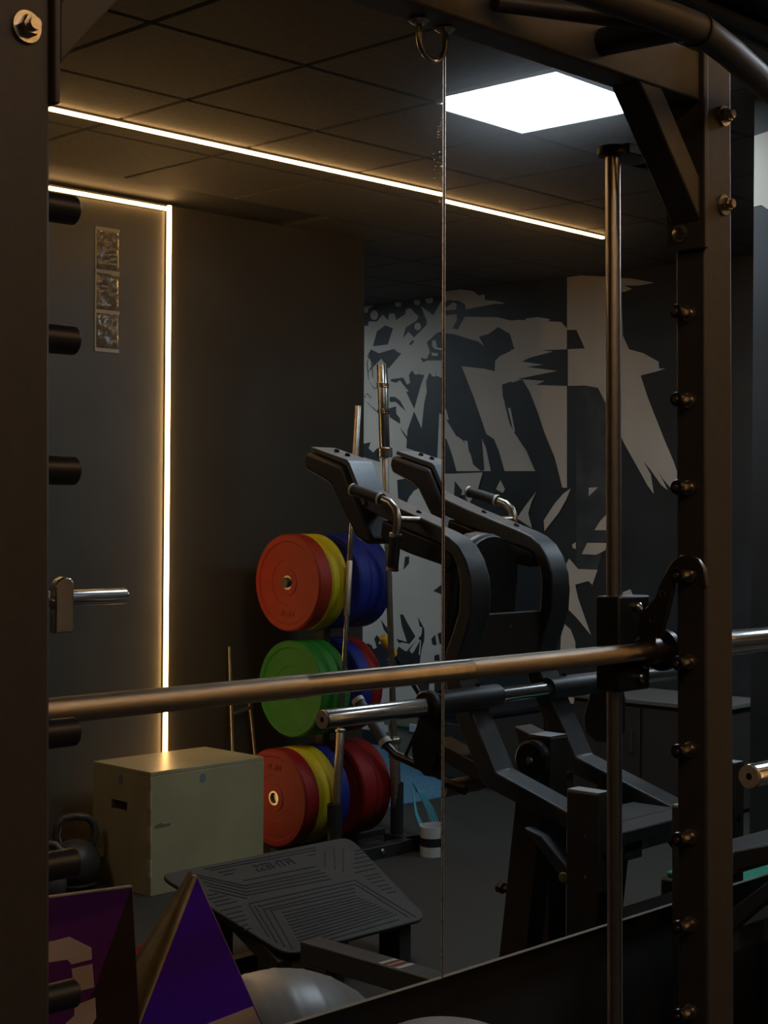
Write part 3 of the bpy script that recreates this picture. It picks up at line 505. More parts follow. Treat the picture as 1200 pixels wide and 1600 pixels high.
# ------------------------------------------------------------------ smith machine (seen directly, in front of the mirrors)
XC = 1.4185
def mx(x): return 2 * XC - x
PEG_Z = [1.862 - 0.1295 * k for k in range(13)]
sm = thing('smith_machine', (XC, -1.0, 0.0), 'tall black smith machine frame standing before the mirrors', 'gym machine')
for side in (0, 1):
    X = (lambda x: x) if side == 0 else mx
    def bx(b, x0, x1, *r):
        a, c = sorted((X(x0), X(x1)))
        return b.box(a, c, *r)
    up = bx(MB(), 1.985, 2.058, -1.03, -0.978, 0.06, 2.262).build('upright', M['frame'], sm, 0.004)
    bx(MB(), 1.986, 2.057, -1.029, -0.979, 2.262, 2.268).build('top_cap', M['black_plastic'], up)
    foot = bx(MB(), 1.97, 2.07, -1.32, -0.35, 0.0, 0.06).build('foot', M['frame'], sm, 0.004)
    # bolts on the face toward the room
    for (bxx, bz) in (((2.035, 2.161), (2.034, 2.027)) if side == 0 else ((0.824, 2.165), (0.824, 2.023))):
        bo = MB()
        bo.lathe([(0.0001, 0), (0.0155, 0), (0.0155, 0.004), (0.0001, 0.004)], (bxx, -1.03, bz), (0, -1, 0), 20)
        bo.lathe([(0.0001, 0.004), (0.0105, 0.004), (0.0105, 0.011), (0.0095, 0.013), (0.0001, 0.013)], (bxx, -1.03, bz), (0, -1, 0), 6)
        bo.lathe([(0.0001, 0.013), (0.0065, 0.013), (0.006, 0.019), (0.0001, 0.019)], (bxx, -1.03, bz), (0, -1, 0), 16)
        bo.build('bolt', M['bolt'], up, sharp=25)
    for k_, z in enumerate(PEG_Z):
        if side and k_ == 3:
            continue
        d = -1 if side == 0 else 1
        x0 = X(1.985)
        L, r = (0.030, 0.0085) if side == 0 else (0.046, 0.0145)
        pg = MB().lathe([(0.0001, 0), (r + 0.003, 0), (r + 0.003, 0.004), (r, 0.005), (r, L - 0.002), (r - 0.002, L), (0.0001, L)], (x0, -1.003, z), (d, 0, 0), 18).build('catch_peg', M['black_plastic'] if side else M['chrome_dull'], up)
        if side == 0:
            MB().lathe([(0.0001, 0), (0.011, 0), (0.0115, 0.003), (0.010, 0.007), (0.0001, 0.008)], (x0 + d * L, -1.003, z), (d, 0, 0), 18).build('peg_cap', M['black_plastic'], pg)
            MB().lathe([(0.0001, 0), (0.0045, 0), (0.004, 0.002), (0.0001, 0.002)], (x0 + d * (L + 0.008), -1.003, z), (d, 0, 0), 10).build('peg_screw', M['bolt'], pg)
            MB().lathe([(0.0001, 0), (0.008, 0), (0.008, 0.004), (0.005, 0.006), (0.0001, 0.006)], (2.058, -1.003, z), (1, 0, 0), 10).build('peg_nut', M['chrome_dull'], up)
    bx(MB(), 1.974 + 0.004 * side, 1.985, -1.037, -0.968, 1.955, 2.256).build('mounting_plate', M['frame'], sm, 0.002)
    pb = MB()
    dd = -1 if side == 0 else 1
    pb.lathe([(0.0001, 0), (0.0135, 0), (0.0135, 0.003), (0.0001, 0.003)], (X(1.974), -0.995, 1.981), (dd, 0, 0), 18)
    pb.lathe([(0.0001, 0.003), (0.009, 0.003), (0.009, 0.010), (0.0001, 0.012)], (X(1.974), -0.995, 1.981), (dd, 0, 0), 6)
    pb.build('bolt', M['bolt'], sm, sharp=25)
    MB().pxz([(X(a), b) for a, b in ((1.822, 2.172), (1.876, 2.172), (1.974, 2.057), (1.974, 1.995))], -1.03, -0.98).build('corner_brace', M['frame'], sm, 0.003)
    MB().lathe([(0.0001, 0.0), (0.0115, 0.0), (0.0115, 2.112), (0.0001, 2.112)], (X(1.931) - (0.2 if side else 0), -0.903, 0), (0, 0, 1), 24).build('guide_rod', M['rod'], sm)
    br = MB()
    c0 = X(1.931) - (0.2 if side else 0)
    br.prism([(c0 + 0.024 * math.cos(a) * 1.0, -0.903 + 0.024 * math.sin(a)) for a in [i * math.pi / 8 for i in range(16)]], (0, 0, 2.104), (1, 0, 0), (0, 1, 0), (0, 0, 0.014))
    a_, b_ = sorted((X(1.935), X(2.04)))
    br.box(a_, b_, -0.93, -0.88, 2.106, 2.122)
    br.box(a_ if side else b_ - 0.03, a_ + 0.03 if side else b_, -0.99, -0.88, 2.106, 2.122)
    br.build('rod_bracket', M['frame'], sm, 0.002)
beam = MB().box(mx(1.974), 1.974, -1.03, -0.978, 2.172, 2.246).build('cross_beam', M['frame'], sm, 0.004)
# u shaped anchor under the beam
an = MB()
arc = [(1.4075, -0.995, 2.168)] + [(1.4315 - 0.024 * math.cos(t), -0.995, 2.150 - 0.024 * math.sin(t)) for t in [math.pi * i / 10 for i in range(11)]] + [(1.4555, -0.995, 2.168)]
an.tube(arc, 0.0038, 10)
ua = an.build('suspension_anchor', M['chrome'], sm)
for xx in (1.4075, 1.4555):
    MB().lathe([(0.0001, 0), (0.0135, 0), (0.0135, -0.0025), (0.007, -0.007), (0.0001, -0.007)], (xx, -0.995, 2.172), (0, 0, 1), 18).build('anchor_flange', M['chrome'], ua)
# pull-up grips on the front of the beam
pu = MB()
pu.tube([(1.20, -1.03, 2.222), (1.30, -1.09, 2.218), (1.42, -1.125, 2.212), (1.60, -1.155, 2.203), (1.70, -1.17, 2.198), (1.76, -1.172, 2.197), (1.86, -1.150, 2.196), (2.10, -1.082, 2.197)], 0.0205, 18)
pu.build('pull_up_bar', M['frame'], sm)
MB().lathe([(0.0001, 0), (0.0225, 0), (0.0225, 0.004), (0.0001, 0.004)], (1.752, -1.172, 2.197), (1, 0, 0), 20).build('weld_ring', M['black'], sm)
pk = MB()
pk.tube([(1.50, -1.04, 2.204), (1.60, -1.085, 2.204), (1.70, -1.14, 2.2)], 0.012, 14)
pk.build('inner_grip', M['frame'], sm)
MB().tube([(1.735, -1.031, 2.207), (1.735, -1.165, 2.20)], 0.019, 14).build('grip_support', M['black'], sm)
MB().box(mx(2.02), 2.02, -0.40, -0.34, 0.0, 0.05).build('floor_tie', M['frame'], sm, 0.004)

# ------------------------------------------------------------------ smith bar with its carriage and hooks
BY, BZ = -0.948, 1.3587
sb = thing('smith_bar', (XC, BY, BZ), 'copper-lit steel smith bar with black carriage hooked on the pegs', 'barbell')
MB().lathe([(0.0001, 0), (0.0135, 0), (0.0135, 1.43), (0.0001, 1.43)], (XC - 0.86, BY, BZ), (1, 0, 0), 24).build('shaft', M['chrome_dull'], sb)
for a, b in ((0.76, 1.255), (1.55, 1.885)):
    MB().lathe([(0.0001, 0), (0.0138, 0.0005), (0.0138, b - a), (0.0001, b - a)], (a, BY, BZ), (1, 0, 0), 24).build('knurled_grip', M['knurl'], sb)
for side in (0, 1):
    X = (lambda x: x) if side == 0 else (lambda x: mx(x) - 0.2)
    d = 1 if side == 0 else -1
    MB().lathe([(0.0001, 0), (0.0205, 0), (0.0205, 0.37), (0.0185, 0.375), (0.0001, 0.375)], (X(2.005), BY, BZ), (d, 0, 0), 28).build('sleeve', M['chrome'], sb)
    # rounded stop plate behind the sleeve
    pl = [(a, b) for a, b in ((2.193, 1.278), (2.193, 1.40), (2.185, 1.410), (2.165, 1.414), (2.148, 1.406), (2.140, 1.39), (2.140, 1.278))]
    MB().pxz([(X(a) , b) for a, b in pl], -0.925, -0.897).build('stop_plate', M['chrome'], sb, 0.004)
    MB().lathe([(0.0001, 0), (0.032, 0), (0.032, 0.012), (0.0001, 0.012)], (X(1.985), BY, BZ), (d, 0, 0), 28).build('bearing', M['black_plastic'], sb)
    a_, b_ = sorted((X(1.905), X(1.984)))
    ca = MB().box(a_, b_, -0.931, -0.888, 1.299, 1.441).build('carriage', M['black'], sb, 0.003)
    for (xx, zz) in ((1.955, 1.318), (1.948, 1.424), (1.962, 1.338)):
        MB().lathe([(0.0001, 0), (0.0075, 0), (0.0075, 0.007), (0.005, 0.009), (0.0001, 0.009)], (X(xx), -0.931, zz), (0, -1, 0), 12).build('carriage_bolt', M['bolt'], ca)
    # hook plate standing across the bar: it rises towards the room and bends over a peg
    hk = [(-0.934, 1.377), (-0.935, 1.413), (-0.962, 1.44), (-0.97, 1.46), (-0.99, 1.491), (-1.004, 1.502), (-1.021, 1.504), (-1.037, 1.498), (-1.048, 1.485), (-1.051, 1.457), (-1.043, 1.453), (-1.04, 1.473), (-1.032, 1.481), (-1.015, 1.482), (-1.004, 1.484), (-0.996, 1.477), (-0.993, 1.449), (-0.981, 1.406), (-0.973, 1.379)]
    a_, b_ = sorted((X(1.952), X(1.961)))
    ho = MB().pyz(hk, a_, b_).build('catch_hook', M['hook'], sb, 0.002)
    for (yy, zz) in ((-0.976, 1.444), (-0.958, 1.407)):
        MB().lathe([(0.0045, 0), (0.0062, 0), (0.0062, 0.0015), (0.0045, 0.0015)], (X(1.952), yy, zz), (-d, 0, 0), 14, True).build('hook_hole', M['bolt'], ho)
    MB().lathe([(0.0001, 0), (0.022, 0), (0.022, 0.020), (0.0001, 0.020)], (X(1.950), BY, BZ), (d, 0, 0), 24).build('hook_hub', M['hook'], sb)

# ------------------------------------------------------------------ printed boards and ball at the foot of the mirror
e = Vector((0.970, -0.243, 0)).normalized()
nn = Vector((e.y, -e.x, 0))          # towards the room
if nn.y > 0: nn = -nn
bd = thing('sign_board', (1.20, -0.33, 0.0), 'purple and brown printed board with pale stencil figure beside the black upright', 'sign')
o = Vector((1.42, -0.388, 0))
def on_board(b, o, poly, off, th): return b.prism([(a, z) for a, z in poly], o + nn * off, e, (0, 0, 1), nn * th)
on_board(MB(), o, [(-0.48, 0.0), (0.012, 0.0), (0.0, 1.006), (-0.48, 1.006)], -0.009, 0.009).build('panel', M['wood_edge'], bd)
on_board(MB(), o, [(-0.479, 0.30), (-0.0577, 0.8634), (-0.0441, 0.9013), (-0.0018, 1.004), (-0.479, 1.004)], 0.0, 0.0006).build('purple_print', M['purple'], bd)
on_board(MB(), o, [(-0.479, 0.002), (0.0115, 0.002), (0.011, 0.80), (-0.0008, 1.004), (-0.0018, 1.004), (-0.0441, 0.9013), (-0.0577, 0.8634), (-0.479, 0.30)], 0.0, 0.0005).build('brown_print', M['maroon'], bd)
fg = MB()
for P in ([(-0.20, 0.925), (-0.180, 0.9408), (-0.1233, 0.9408), (-0.0993, 0.9436), (-0.0651, 0.9228), (-0.0643, 0.9056), (-0.0957, 0.9025), (-0.1022, 0.9105), (-0.172, 0.9105), (-0.20, 0.90)],
          [(-0.0957, 0.8961), (-0.0637, 0.8984), (-0.0607, 0.8639), (-0.0919, 0.8602)],
          [(-0.0913, 0.8412), (-0.0592, 0.848), (-0.0577, 0.8179), (-0.068, 0.803), (-0.18, 0.803), (-0.18, 0.815), (-0.1081, 0.815), (-0.0919, 0.8264)]):
    on_board(fg, o, P, 0.0006, 0.0006)
fg.build('stencil_figure', M['pinkwhite'], bd)

o2 = Vector((1.5417, -0.3905, 0))
b2 = thing('sign_board', (1.5417, -0.3905, 0.0), 'pointed violet board with pale plywood edge standing left of the silver ball', 'sign')
on_board(MB(), o2, [(-0.145, 0.0), (0.17, 0.0), (0.17, 0.63), (0.0, 1.002), (-0.006, 1.002), (-0.145, 0.68)], -0.009, 0.009).build('panel', M['wood_edge'], b2)
on_board(MB(), o2, [(-0.1429, 0.003), (0.168, 0.003), (0.168, 0.633), (0.0, 0.999), (-0.143, 0.68)], 0.0, 0.0006).build('violet_print', M['violet'], b2)
on_board(MB(), o2, [(-0.13, 0.735), (-0.1, 0.748), (0.0959, 0.7843), (0.167, 0.635), (0.167, 0.60), (-0.13, 0.60)], 0.0006, 0.0006).build('pale_stripe', M['pinkwhite'], b2)
le = Vector((0, 0.30, -1.0)).normalized()
ap = Vector((1.543, -0.3765, 1.003))
nb = e.cross(le).normalized()
if nb.y < 0: nb = -nb
MB().prism([(0.0, 0.0), (-0.115, 0.25), (-0.12, 0.44), (0.16, 0.44), (0.16, 0.33)], ap, e, le, nb * 0.011).build('rear_panel', M['wood_edge'], b2)

# silver exercise ball touching the wall under the mirror
R0 = 0.285
BC = Vector((2.285, -0.235, R0))
eb = thing('exercise_ball', (BC.x, BC.y, 0.0), 'silver-grey ribbed exercise ball on the floor under the mirror', 'exercise ball')
prof = []
N = 84
for i in range(N + 1):
    t = -math.pi / 2 + math.pi * i / N
    rr = R0 + (0.0016 if (i % 6 in (0,) and 6 < i < N - 6) else 0.0)
    prof.append((rr * math.cos(t), rr * math.sin(t)))
MB().lathe(prof, BC, (0.85, 0.5, 0.25), 72).build('body', M['ball'], eb, sharp=70)
MB().lathe([(0.0001, 0), (0.012, 0), (0.010, 0.004), (0.0001, 0.005)], BC + Vector((0.85, 0.5, 0.25)).normalized() * (R0 - 0.001), (0.85, 0.5, 0.25), 14).build('plug', M['black_plastic'], eb)

# ------------------------------------------------------------------ lever squat machine (right of the smith machine, seen in the mirrors)
SC = 3.64
def sx(x): return 2 * SC - x
sq = thing('squat_machine', (SC, -0.8, 0.0), 'black lever squat machine with shoulder pads and ribbed foot plate', 'gym machine')
OUT = [(-1.13, 1.645), (-1.111, 1.638), (-0.963, 1.585), (-0.796, 1.532), (-0.745, 1.516), (-0.71, 1.502), (-0.676, 1.478), (-0.648, 1.44), (-0.628, 1.389), (-0.623, 1.338), (-0.627, 1.274), (-0.645, 1.22), (-0.672, 1.16), (-0.676, 1.11), (-0.665, 1.08), (-0.627, 1.007), (-0.534, 0.843), (-0.286, 0.765), (-0.10, 0.707)]
INN = [(-0.10, 0.655), (-0.285, 0.716), (-0.507, 0.779), (-0.58, 0.80), (-0.675, 0.975), (-0.715, 1.06), (-0.725, 1.11), (-0.72, 1.17), (-0.691, 1.235), (-0.671, 1.29), (-0.667, 1.36), (-0.676, 1.41), (-0.699, 1.452), (-0.735, 1.468), (-0.795, 1.482), (-0.968, 1.532), (-1.13, 1.59)]
for side in (0, 1):
    X = (lambda x: x) if side == 0 else sx
    def ord_(a, b): return tuple(sorted((X(a), X(b))))
    d = 1 if side == 0 else -1
    arm = MB().pyz(OUT + INN, *ord_(3.40, 3.49)).build('lever_arm', M['frame2'], sq, 0.005, sharp=30)
    for yy, zz in ((-0.93, 1.574), (-0.80, 1.5335)):
        MB().lathe([(0.0001, 0), (0.009, 0), (0.009, 0.004), (0.006, 0.008), (0.0001, 0.008)], (X(3.445), yy, zz), (0, 0.29, 0.957), 12).build('bolt', M['black_plastic'], arm)
    # bent pad bracket and the pad under it
    pb = MB().pyz([(-1.352, 1.782), (-1.19, 1.738), (-1.178, 1.728), (-1.105, 1.60), (-1.118, 1.594), (-1.19, 1.718), (-1.20, 1.724), (-1.355, 1.769)], *ord_(3.392, 3.498)).build('pad_bracket', M['bracket'], sq, 0.002)
    for yy, zz in ((-1.29, 1.766), (-1.24, 1.752)):
        MB().lathe([(0.0001, 0), (0.009, 0), (0.009, 0.004), (0.006, 0.009), (0.0001, 0.009)], (X(3.445), yy, zz), (0, 0.26, 0.965), 12).build('bolt', M['black_plastic'], pb)
    MB().pyz([(-1.362, 1.766), (-1.20, 1.720), (-1.19, 1.712), (-1.12, 1.586), (-1.06, 1.486), (-1.09, 1.475), (-1.133, 1.496), (-1.202, 1.591), (-1.245, 1.655), (-1.262, 1.668), (-1.364, 1.709), (-1.374, 1.735)], *ord_(3.378, 3.512)).build('shoulder_pad', M['leather'], sq, 0.012, 3)
    MB().pyz([(-1.05, 1.552), (-0.80, 1.482), (-0.735, 1.466), (-0.70, 1.45), (-0.715, 1.405), (-0.795, 1.418), (-0.925, 1.448), (-1.022, 1.475), (-1.058, 1.50)], *ord_(3.408, 3.482)).build('arm_sleeve', M['black'], sq, 0.008)
    # handle: two grips and an elbow
    hx = X(3.325)
    hd = MB().tube([(hx, -1.091, 1.643), (hx, -0.97, 1.613), (hx, -0.935, 1.603), (hx, -0.913, 1.585), (hx, -0.903, 1.561), (hx, -0.904, 1.535), (hx, -0.908, 1.515), (hx, -0.924, 1.402)], 0.0125, 16).build('handle', M['chrome_dull'], sq)
    MB().tube([(hx, -0.906, 1.555), (X(3.405), -0.89, 1.553)], 0.009, 12).build('handle_stub', M['chrome_dull'], hd)
    MB().tube([(hx, -1.088, 1.6422), (hx, -0.975, 1.6142)], 0.0175, 18).build('grip', M['grip'], hd)
    MB().tube([(hx, -0.910, 1.503), (hx, -0.923, 1.408)], 0.0175, 18).build('grip', M['grip'], hd)
    for a, b in (((-1.094, 1.6437), (-1.086, 1.6417)), ((-0.977, 1.6147), (-0.968, 1.6125)), ((-0.909, 1.512), (-0.911, 1.502)), ((-0.9225, 1.412), (-0.924, 1.402))):
        MB().tube([(hx, *a), (hx, *b)], 0.0192, 18).build('grip_ring', M['ring'], hd)
    # plate sleeve across the machine
    sl = MB().lathe([(0.0001, 0), (0.0235, 0), (0.025, 0.003), (0.025, 0.385), (0.0001, 0.385)], (X(2.766), -0.623, 1.0415), (d, 0, 0), 30).build('plate_sleeve', M['chrome'], sq)
    MB().lathe([(0.0075, 0.0), (0.0225, 0), (0.0235, -0.004), (0.0075, -0.004)], (X(2.766), -0.623, 1.0415), (d, 0, 0), 28, True).build('end_cap', M['tan_cap'], sl)
    MB().lathe([(0.0001, -0.001), (0.0075, -0.001), (0.0075, -0.002), (0.0001, -0.002)], (X(2.766), -0.623, 1.0415), (d, 0, 0), 16).build('end_hole', M['dark'], sl)
    MB().lathe([(0.0001, 0), (0.040, 0), (0.045, 0.006), (0.045, 0.020), (0.036, 0.024), (0.0001, 0.024)], (X(3.148), -0.623, 1.0415), (d, 0, 0), 30).build('stop_collar', M['black_plastic'], sq)
    hb = MB().lathe([(0.0001, 0), (0.034, 0), (0.034, 0.346), (0.0001, 0.346)], (X(3.172), -0.623, 1.0415), (d, 0, 0), 30).build('hub_tube', M['frame2'], sq)
    for xx in (3.21, 3.43):
        MB().lathe([(0.0001, 0), (0.007, 0), (0.007, 0.012), (0.0001, 0.012)], (X(xx), -0.623, 1.0725), (0, 0, 1), 10).build('bolt', M['black_plastic'], hb)
    MB().pyz([(-0.66, 1.075), (-0.585, 1.075), (-0.56, 0.99), (-0.56, 0.885), (-0.60, 0.85), (-0.66, 0.845), (-0.70, 0.87), (-0.71, 0.92)], *ord_(3.185, 3.205)).build('link_plate', M['black'], sq, 0.004)
    MB().lathe([(0.0001, 0), (0.028, 0), (0.028, 0.006), (0.0001, 0.008)], (X(3.185), -0.635, 0.895), (-d, 0, 0), 20).build('pivot_cap', M['black_plastic'], sq)
    MB().pyz([(-0.77, 0.912), (-0.534, 0.841), (-0.45, 0.815), (-0.45, 0.765), (-0.507, 0.782), (-0.75, 0.855)], *ord_(3.402, 3.488)).build('link_rail', M['frame'], sq, 0.004)
    # safety lever
    if side == 0:
        lx = X(3.30)
        lv = MB().tube([(lx, -1.038, 1.01), (lx, -0.916, 0.889), (lx, -0.877, 0.865), (lx, -0.70, 0.828), (lx, -0.56, 0.80)], 0.0135, 16).build('safety_lever', M['black_plastic'], sq)
        MB().tube([(lx, -1.034, 1.006), (lx, -0.925, 0.898)], 0.0175, 18).build('grip', M['grip_grey'], lv)
        MB().tube([(lx, -1.042, 1.014), (lx, -1.032, 1.004)], 0.0195, 18).build('grip_ring', M['ring'], lv)
        MB().tube([(lx, -0.930, 0.903), (lx, -0.918, 0.891)], 0.0195, 18).build('grip_ring', M['ring'], lv)
        MB().tube([(lx, -0.76, 1.01), (lx, -0.845, 0.86)], 0.005, 10).build('lever_strut', M['black'], lv)
    MB().lathe([(0.006, 0), (0.022, 0), (0.024, 0.004), (0.024, 0.16), (0.006, 0.16)], (X(3.31), -0.655, 0.79), (d, 0, 0), 24, True).build('rubber_stop', M['tan_cap'], sq)
    # frame below
    MB().box(*ord_(3.40, 3.485), (-1.40 if side == 0 else -0.62), -0.04, 0.13, 0.2).build('base_rail', M['frame2'], sq, 0.004)
    MB().box(*ord_(3.40, 3.485), -0.14, -0.04, 0.0, 0.13).build('foot', M['frame'], sq, 0.004)
    MB().box(*ord_(3.40, 3.485), *((-1.38, -1.28) if side == 0 else (-0.60, -0.50)), 0.0, 0.13).build('foot', M['frame'], sq, 0.004)
    MB().pyz([(-0.465, 0.775), (-0.375, 0.75), (-0.44, 0.2), (-0.535, 0.2)], *ord_(3.405, 3.478)).build('support_leg', M['frame'], sq, 0.004)
    MB().lathe([(0.0001, 0), (0.010, 0), (0.010, 0.03), (0.016, 0.032), (0.016, 0.05), (0.0001, 0.05)], (X(3.44), -0.50, 0.505), (0, -1, 0.1), 14).build('adjuster_knob', M['black_plastic'], sq)
    MB().pyz([(-0.39, 0.715), (-0.33, 0.70), (-0.13, 0.535), (-0.13, 0.475)], *ord_(3.345, 3.395)).build('diagonal_brace', M['frame2'], sq, 0.004)
    ps = MB().box(*ord_(3.27, 3.322), -0.192, -0.092, 0.0, 0.850).build('rear_post', M['frame'], sq, 0.003)
    MB().box(*ord_(3.271, 3.321), -0.191, -0.093, 0.850, 0.855).build('post_cap', M['cap'], ps)
    for zz in (0.74, 0.635):
        MB().lathe([(0.0001, 0), (0.005, 0), (0.005, 0.003), (0.0001, 0.003)], (X(3.27), -0.13, zz), (-d, 0, 0), 10).build('bolt', M['bolt'], ps)
        MB().lathe([(0.0001, 0), (0.011, 0), (0.011, 0.008), (0.0001, 0.008)], (X(3.30), -0.092, zz - 0.05), (0, 1, 0), 10).build('bolt', M['black_plastic'], ps)
MB().lathe([(0.0001, 0), (0.011, 0), (0.0125, 0.004), (0.0125, 0.010), (0.0001, 0.012)], (3.275, -0.204, 0.622), (-1, 0.5, 0), 18).build('yellow_cap', M['yellow_cap'], sq)
MB().lathe([(0.0001, 0), (0.022, 0), (0.022, 0.25), (0.0001, 0.25)], (3.515, -0.623, 1.0415), (1, 0, 0), 26).build('centre_tube', M['chrome'], sq)
# back pad between the arms and the plate below it
bp = [(-0.155, 0.0), (0.155, 0.0), (0.155, 0.27)] + [(0.155 * math.cos(t), 0.27 + 0.13 * math.sin(t)) for t in [math.pi * i / 12 for i in range(1, 12)]] + [(-0.155, 0.27)]
bo = MB().prism(bp, (SC, -0.86, 1.12), (1, 0, 0), (0, 0.10, 0.995), (0, 0.075, -0.007)).build('back_pad', M['leather'], sq, 0.018, 3)
MB().prism([(a * 0.86, 0.02 + b * 0.93) for a, b in bp], (SC, -0.785, 1.113), (1, 0, 0), (0, 0.10, 0.995), (0, 0.012, -0.001)).build('pad_backing', M['black'], bo)
MB().box(3.49, 3.79, -0.70, -0.672, 1.13, 1.275).build('cross_plate', M['frame'], sq, 0.003)
MB().lathe([(0.0001, 0), (0.0045, 0), (0.0045, 0.003), (0.0001, 0.003)], (3.64, -0.672, 1.235), (0, 1, 0), 10).build('bolt', M['bolt'], sq)
MB().box(3.49, 3.79, -0.695, -0.678, 1.09, 1.13).build('cross_strap', M['black'], sq, 0.002)
# centre post with its wheel
cp = MB().box(3.615, 3.70, -0.58, -0.50, 0.2, 0.918).build('centre_post', M['frame'], sq, 0.003)
MB().box(3.616, 3.699, -0.579, -0.501, 0.918, 0.924).build('post_cap', M['cap'], cp)
MB().lathe([(0.0001, 0), (0.05, 0), (0.058, 0.006), (0.058, 0.026), (0.05, 0.032), (0.0001, 0.032)], (3.575, -0.545, 0.855), (1, 0, 0), 30).build('wheel', M['black_plastic'], sq)
MB().lathe([(0.0001, 0), (0.013, 0), (0.010, 0.006), (0.0001, 0.008)], (3.575, -0.545, 0.855), (-1, 0, 0), 12).build('wheel_bolt', M['bolt'], sq)
MB().box(3.485, 3.795, -0.58, -0.50, 0.135, 0.195).build('cross_rail', M['frame2'], sq, 0.004)
MB().box(3.322, 3.958, -0.19, -0.10, 0.675, 0.735).build('rear_beam', M['frame2'], sq, 0.004)
MB().box(3.322, 3.958, -0.145, -0.07, 0.46, 0.52).build('rear_rail', M['frame2'], sq, 0.004)
MB().box(3.485, 3.795, -0.33, -0.19, 0.72, 0.735).build('deck_plate', M['frame2'], sq, 0.003)
lb = MB().box(3.55, 3.80, -0.0695, -0.066, 0.47, 0.512).build('rail_label', M['white_band'], sq)
# tilted foot plate with moulded grooves
F0 = Vector((3.68, -1.876, 0.35))
fe1, fe2 = Vector((1, 0, 0)), Vector((0, 0.439, -0.2)).normalized()
fn = fe1.cross(fe2)
if fn.z < 0: fn = -fn
def rnd(poly, r, k=5):
    out = []
    n = len(poly)
    for i in range(n):
        a, b, c = Vector(poly[i - 1]), Vector(poly[i]), Vector(poly[(i + 1) % n])
        u, w = (a - b).normalized(), (c - b).normalized()
        p0, p1 = b + u * r, b + w * r
        for j in range(k + 1):
            t = j / k
            q = p0 * (1 - t) ** 2 + b * 2 * t * (1 - t) + p1 * t * t
            out.append((q.x, q.y))
    return out
fpo = rnd([(-0.465, -0.028), (0.425, -0.028), (0.365, 0.478), (-0.30, 0.478)], 0.055)
fpl = MB().prism(fpo, F0 - fn * 0.014, fe1, fe2, fn * 0.014).build('foot_plate', M['mat_rubber'], sq, 0.004)
MB().prism([(a * 0.93, 0.225 + (b - 0.225) * 0.93) for a, b in fpo], F0 - fn * 0.026, fe1, fe2, fn * 0.012).build('steel_plate', M['black'], sq)
gr = MB()
for a0, b0, a1, b1 in FOOT_SEG:
    p0, p1 = F0 + fe1 * a0 + fe2 * b0 + fn * 0.0006, F0 + fe1 * a1 + fe2 * b1 + fn * 0.0006
    gr.bar(p0, p1, 0.0045, 0.0024, fn)
tag(gr.build('grooves', M['groove'], fpl), kind='stuff')
tm = text_mesh('FITNESS', 0.052, 0.0015)
tm.materials.append(M['groove'])
to = bpy.data.objects.new('embossed_lettering', tm)
COL.objects.link(to)
# letters read upright for someone facing the machine from the room side
tx, ty = -fe1, -fe2
R_ = Matrix((tx, ty, fn)).transposed()
if R_.determinant() < 0:
    tx = fe1
    R_ = Matrix((tx, ty, fn)).transposed()
to.parent = fpl
to.location = F0 + fe1 * -0.005 + fe2 * 0.045 + fn * 0.001 - sq.location
to.rotation_euler = R_.to_euler()
for x0 in (3.36, 3.92):
    MB().pyz([(-1.80, 0.29), (-1.52, 0.165), (-1.46, 0.13), (-1.46, 0.0), (-1.56, 0.0), (-1.56, 0.12), (-1.80, 0.24)], x0, x0 + 0.06).build('plate_support', M['frame'], sq, 0.003)
MB().box(3.30, 4.0, -1.84, -1.79, 0.0, 0.05).build('floor_bar', M['frame'], sq, 0.004)
for x0 in (3.40, 3.86):
    MB().box(x0, x0 + 0.05, -1.84, -1.79, 0.05, 0.30).build('front_leg', M['frame'], sq, 0.003)
for i, (ya, mm) in enumerate(((-1.055, 'white_band'), (-1.02, 'orange_tape'), (-0.985, 'white_band'))):
    MB().box(3.408, 3.478, ya, ya + (0.012 if mm == 'orange_tape' else 0.018), 0.2002, 0.2010).build('sticker_stripe', M[mm], sq)

# ------------------------------------------------------------------ wooden plyo box
bx0, by1 = 3.908, -2.863
BW, BD, BH = 0.61, 0.406, 0.508
pbx = thing('plyo_box', (bx0 + BW / 2, by1 - BD / 2, 0), 'pale plywood jump box with hand slot on the floor', 'plyo box')
x0, x1, y0, y1 = bx0, bx0 + BW, by1 - BD, by1
T = 0.018
MB().box(x0, x1, y0, y1, BH - T, BH).build('top_panel', M['wood'], pbx, 0.003)
# end panel with a slot: four strips around the hole
ym, zs = y0 + 0.19, 0.345
e1_ = MB()
e1_.box(x0, x0 + T, y0 + T, y1 - T, 0, zs - 0.02)
e1_.box(x0, x0 + T, y0 + T, y1 - T, zs + 0.02, BH - T)
e1_.box(x0, x0 + T, y0 + T, ym - 0.055, zs - 0.02, zs + 0.02)
e1_.box(x0, x0 + T, ym + 0.055, y1 - T, zs - 0.02, zs + 0.02)
ep = e1_.build('end_panel', M['wood'], pbx)
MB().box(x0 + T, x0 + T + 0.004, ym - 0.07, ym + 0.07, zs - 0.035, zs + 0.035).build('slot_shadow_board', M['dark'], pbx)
MB().box(x1 - T, x1, y0 + T, y1 - T, 0, BH - T).build('end_panel', M['wood'], pbx)
fr = MB().box(x0, x1, y1 - T, y1, 0, BH - T).build('side_panel', M['wood'], pbx, 0.002)
MB().box(x0, x1, y0, y0 + T, 0, BH - T).build('side_panel', M['wood'], pbx, 0.002)
for k in range(3):
    MB().box(x0 - 0.0012, x0 + 0.006, y1 - 0.0185, y1 + 0.001, 0.08 + k * 0.14, 0.15 + k * 0.14).build('finger_joint', M['wood_edge'], pbx)
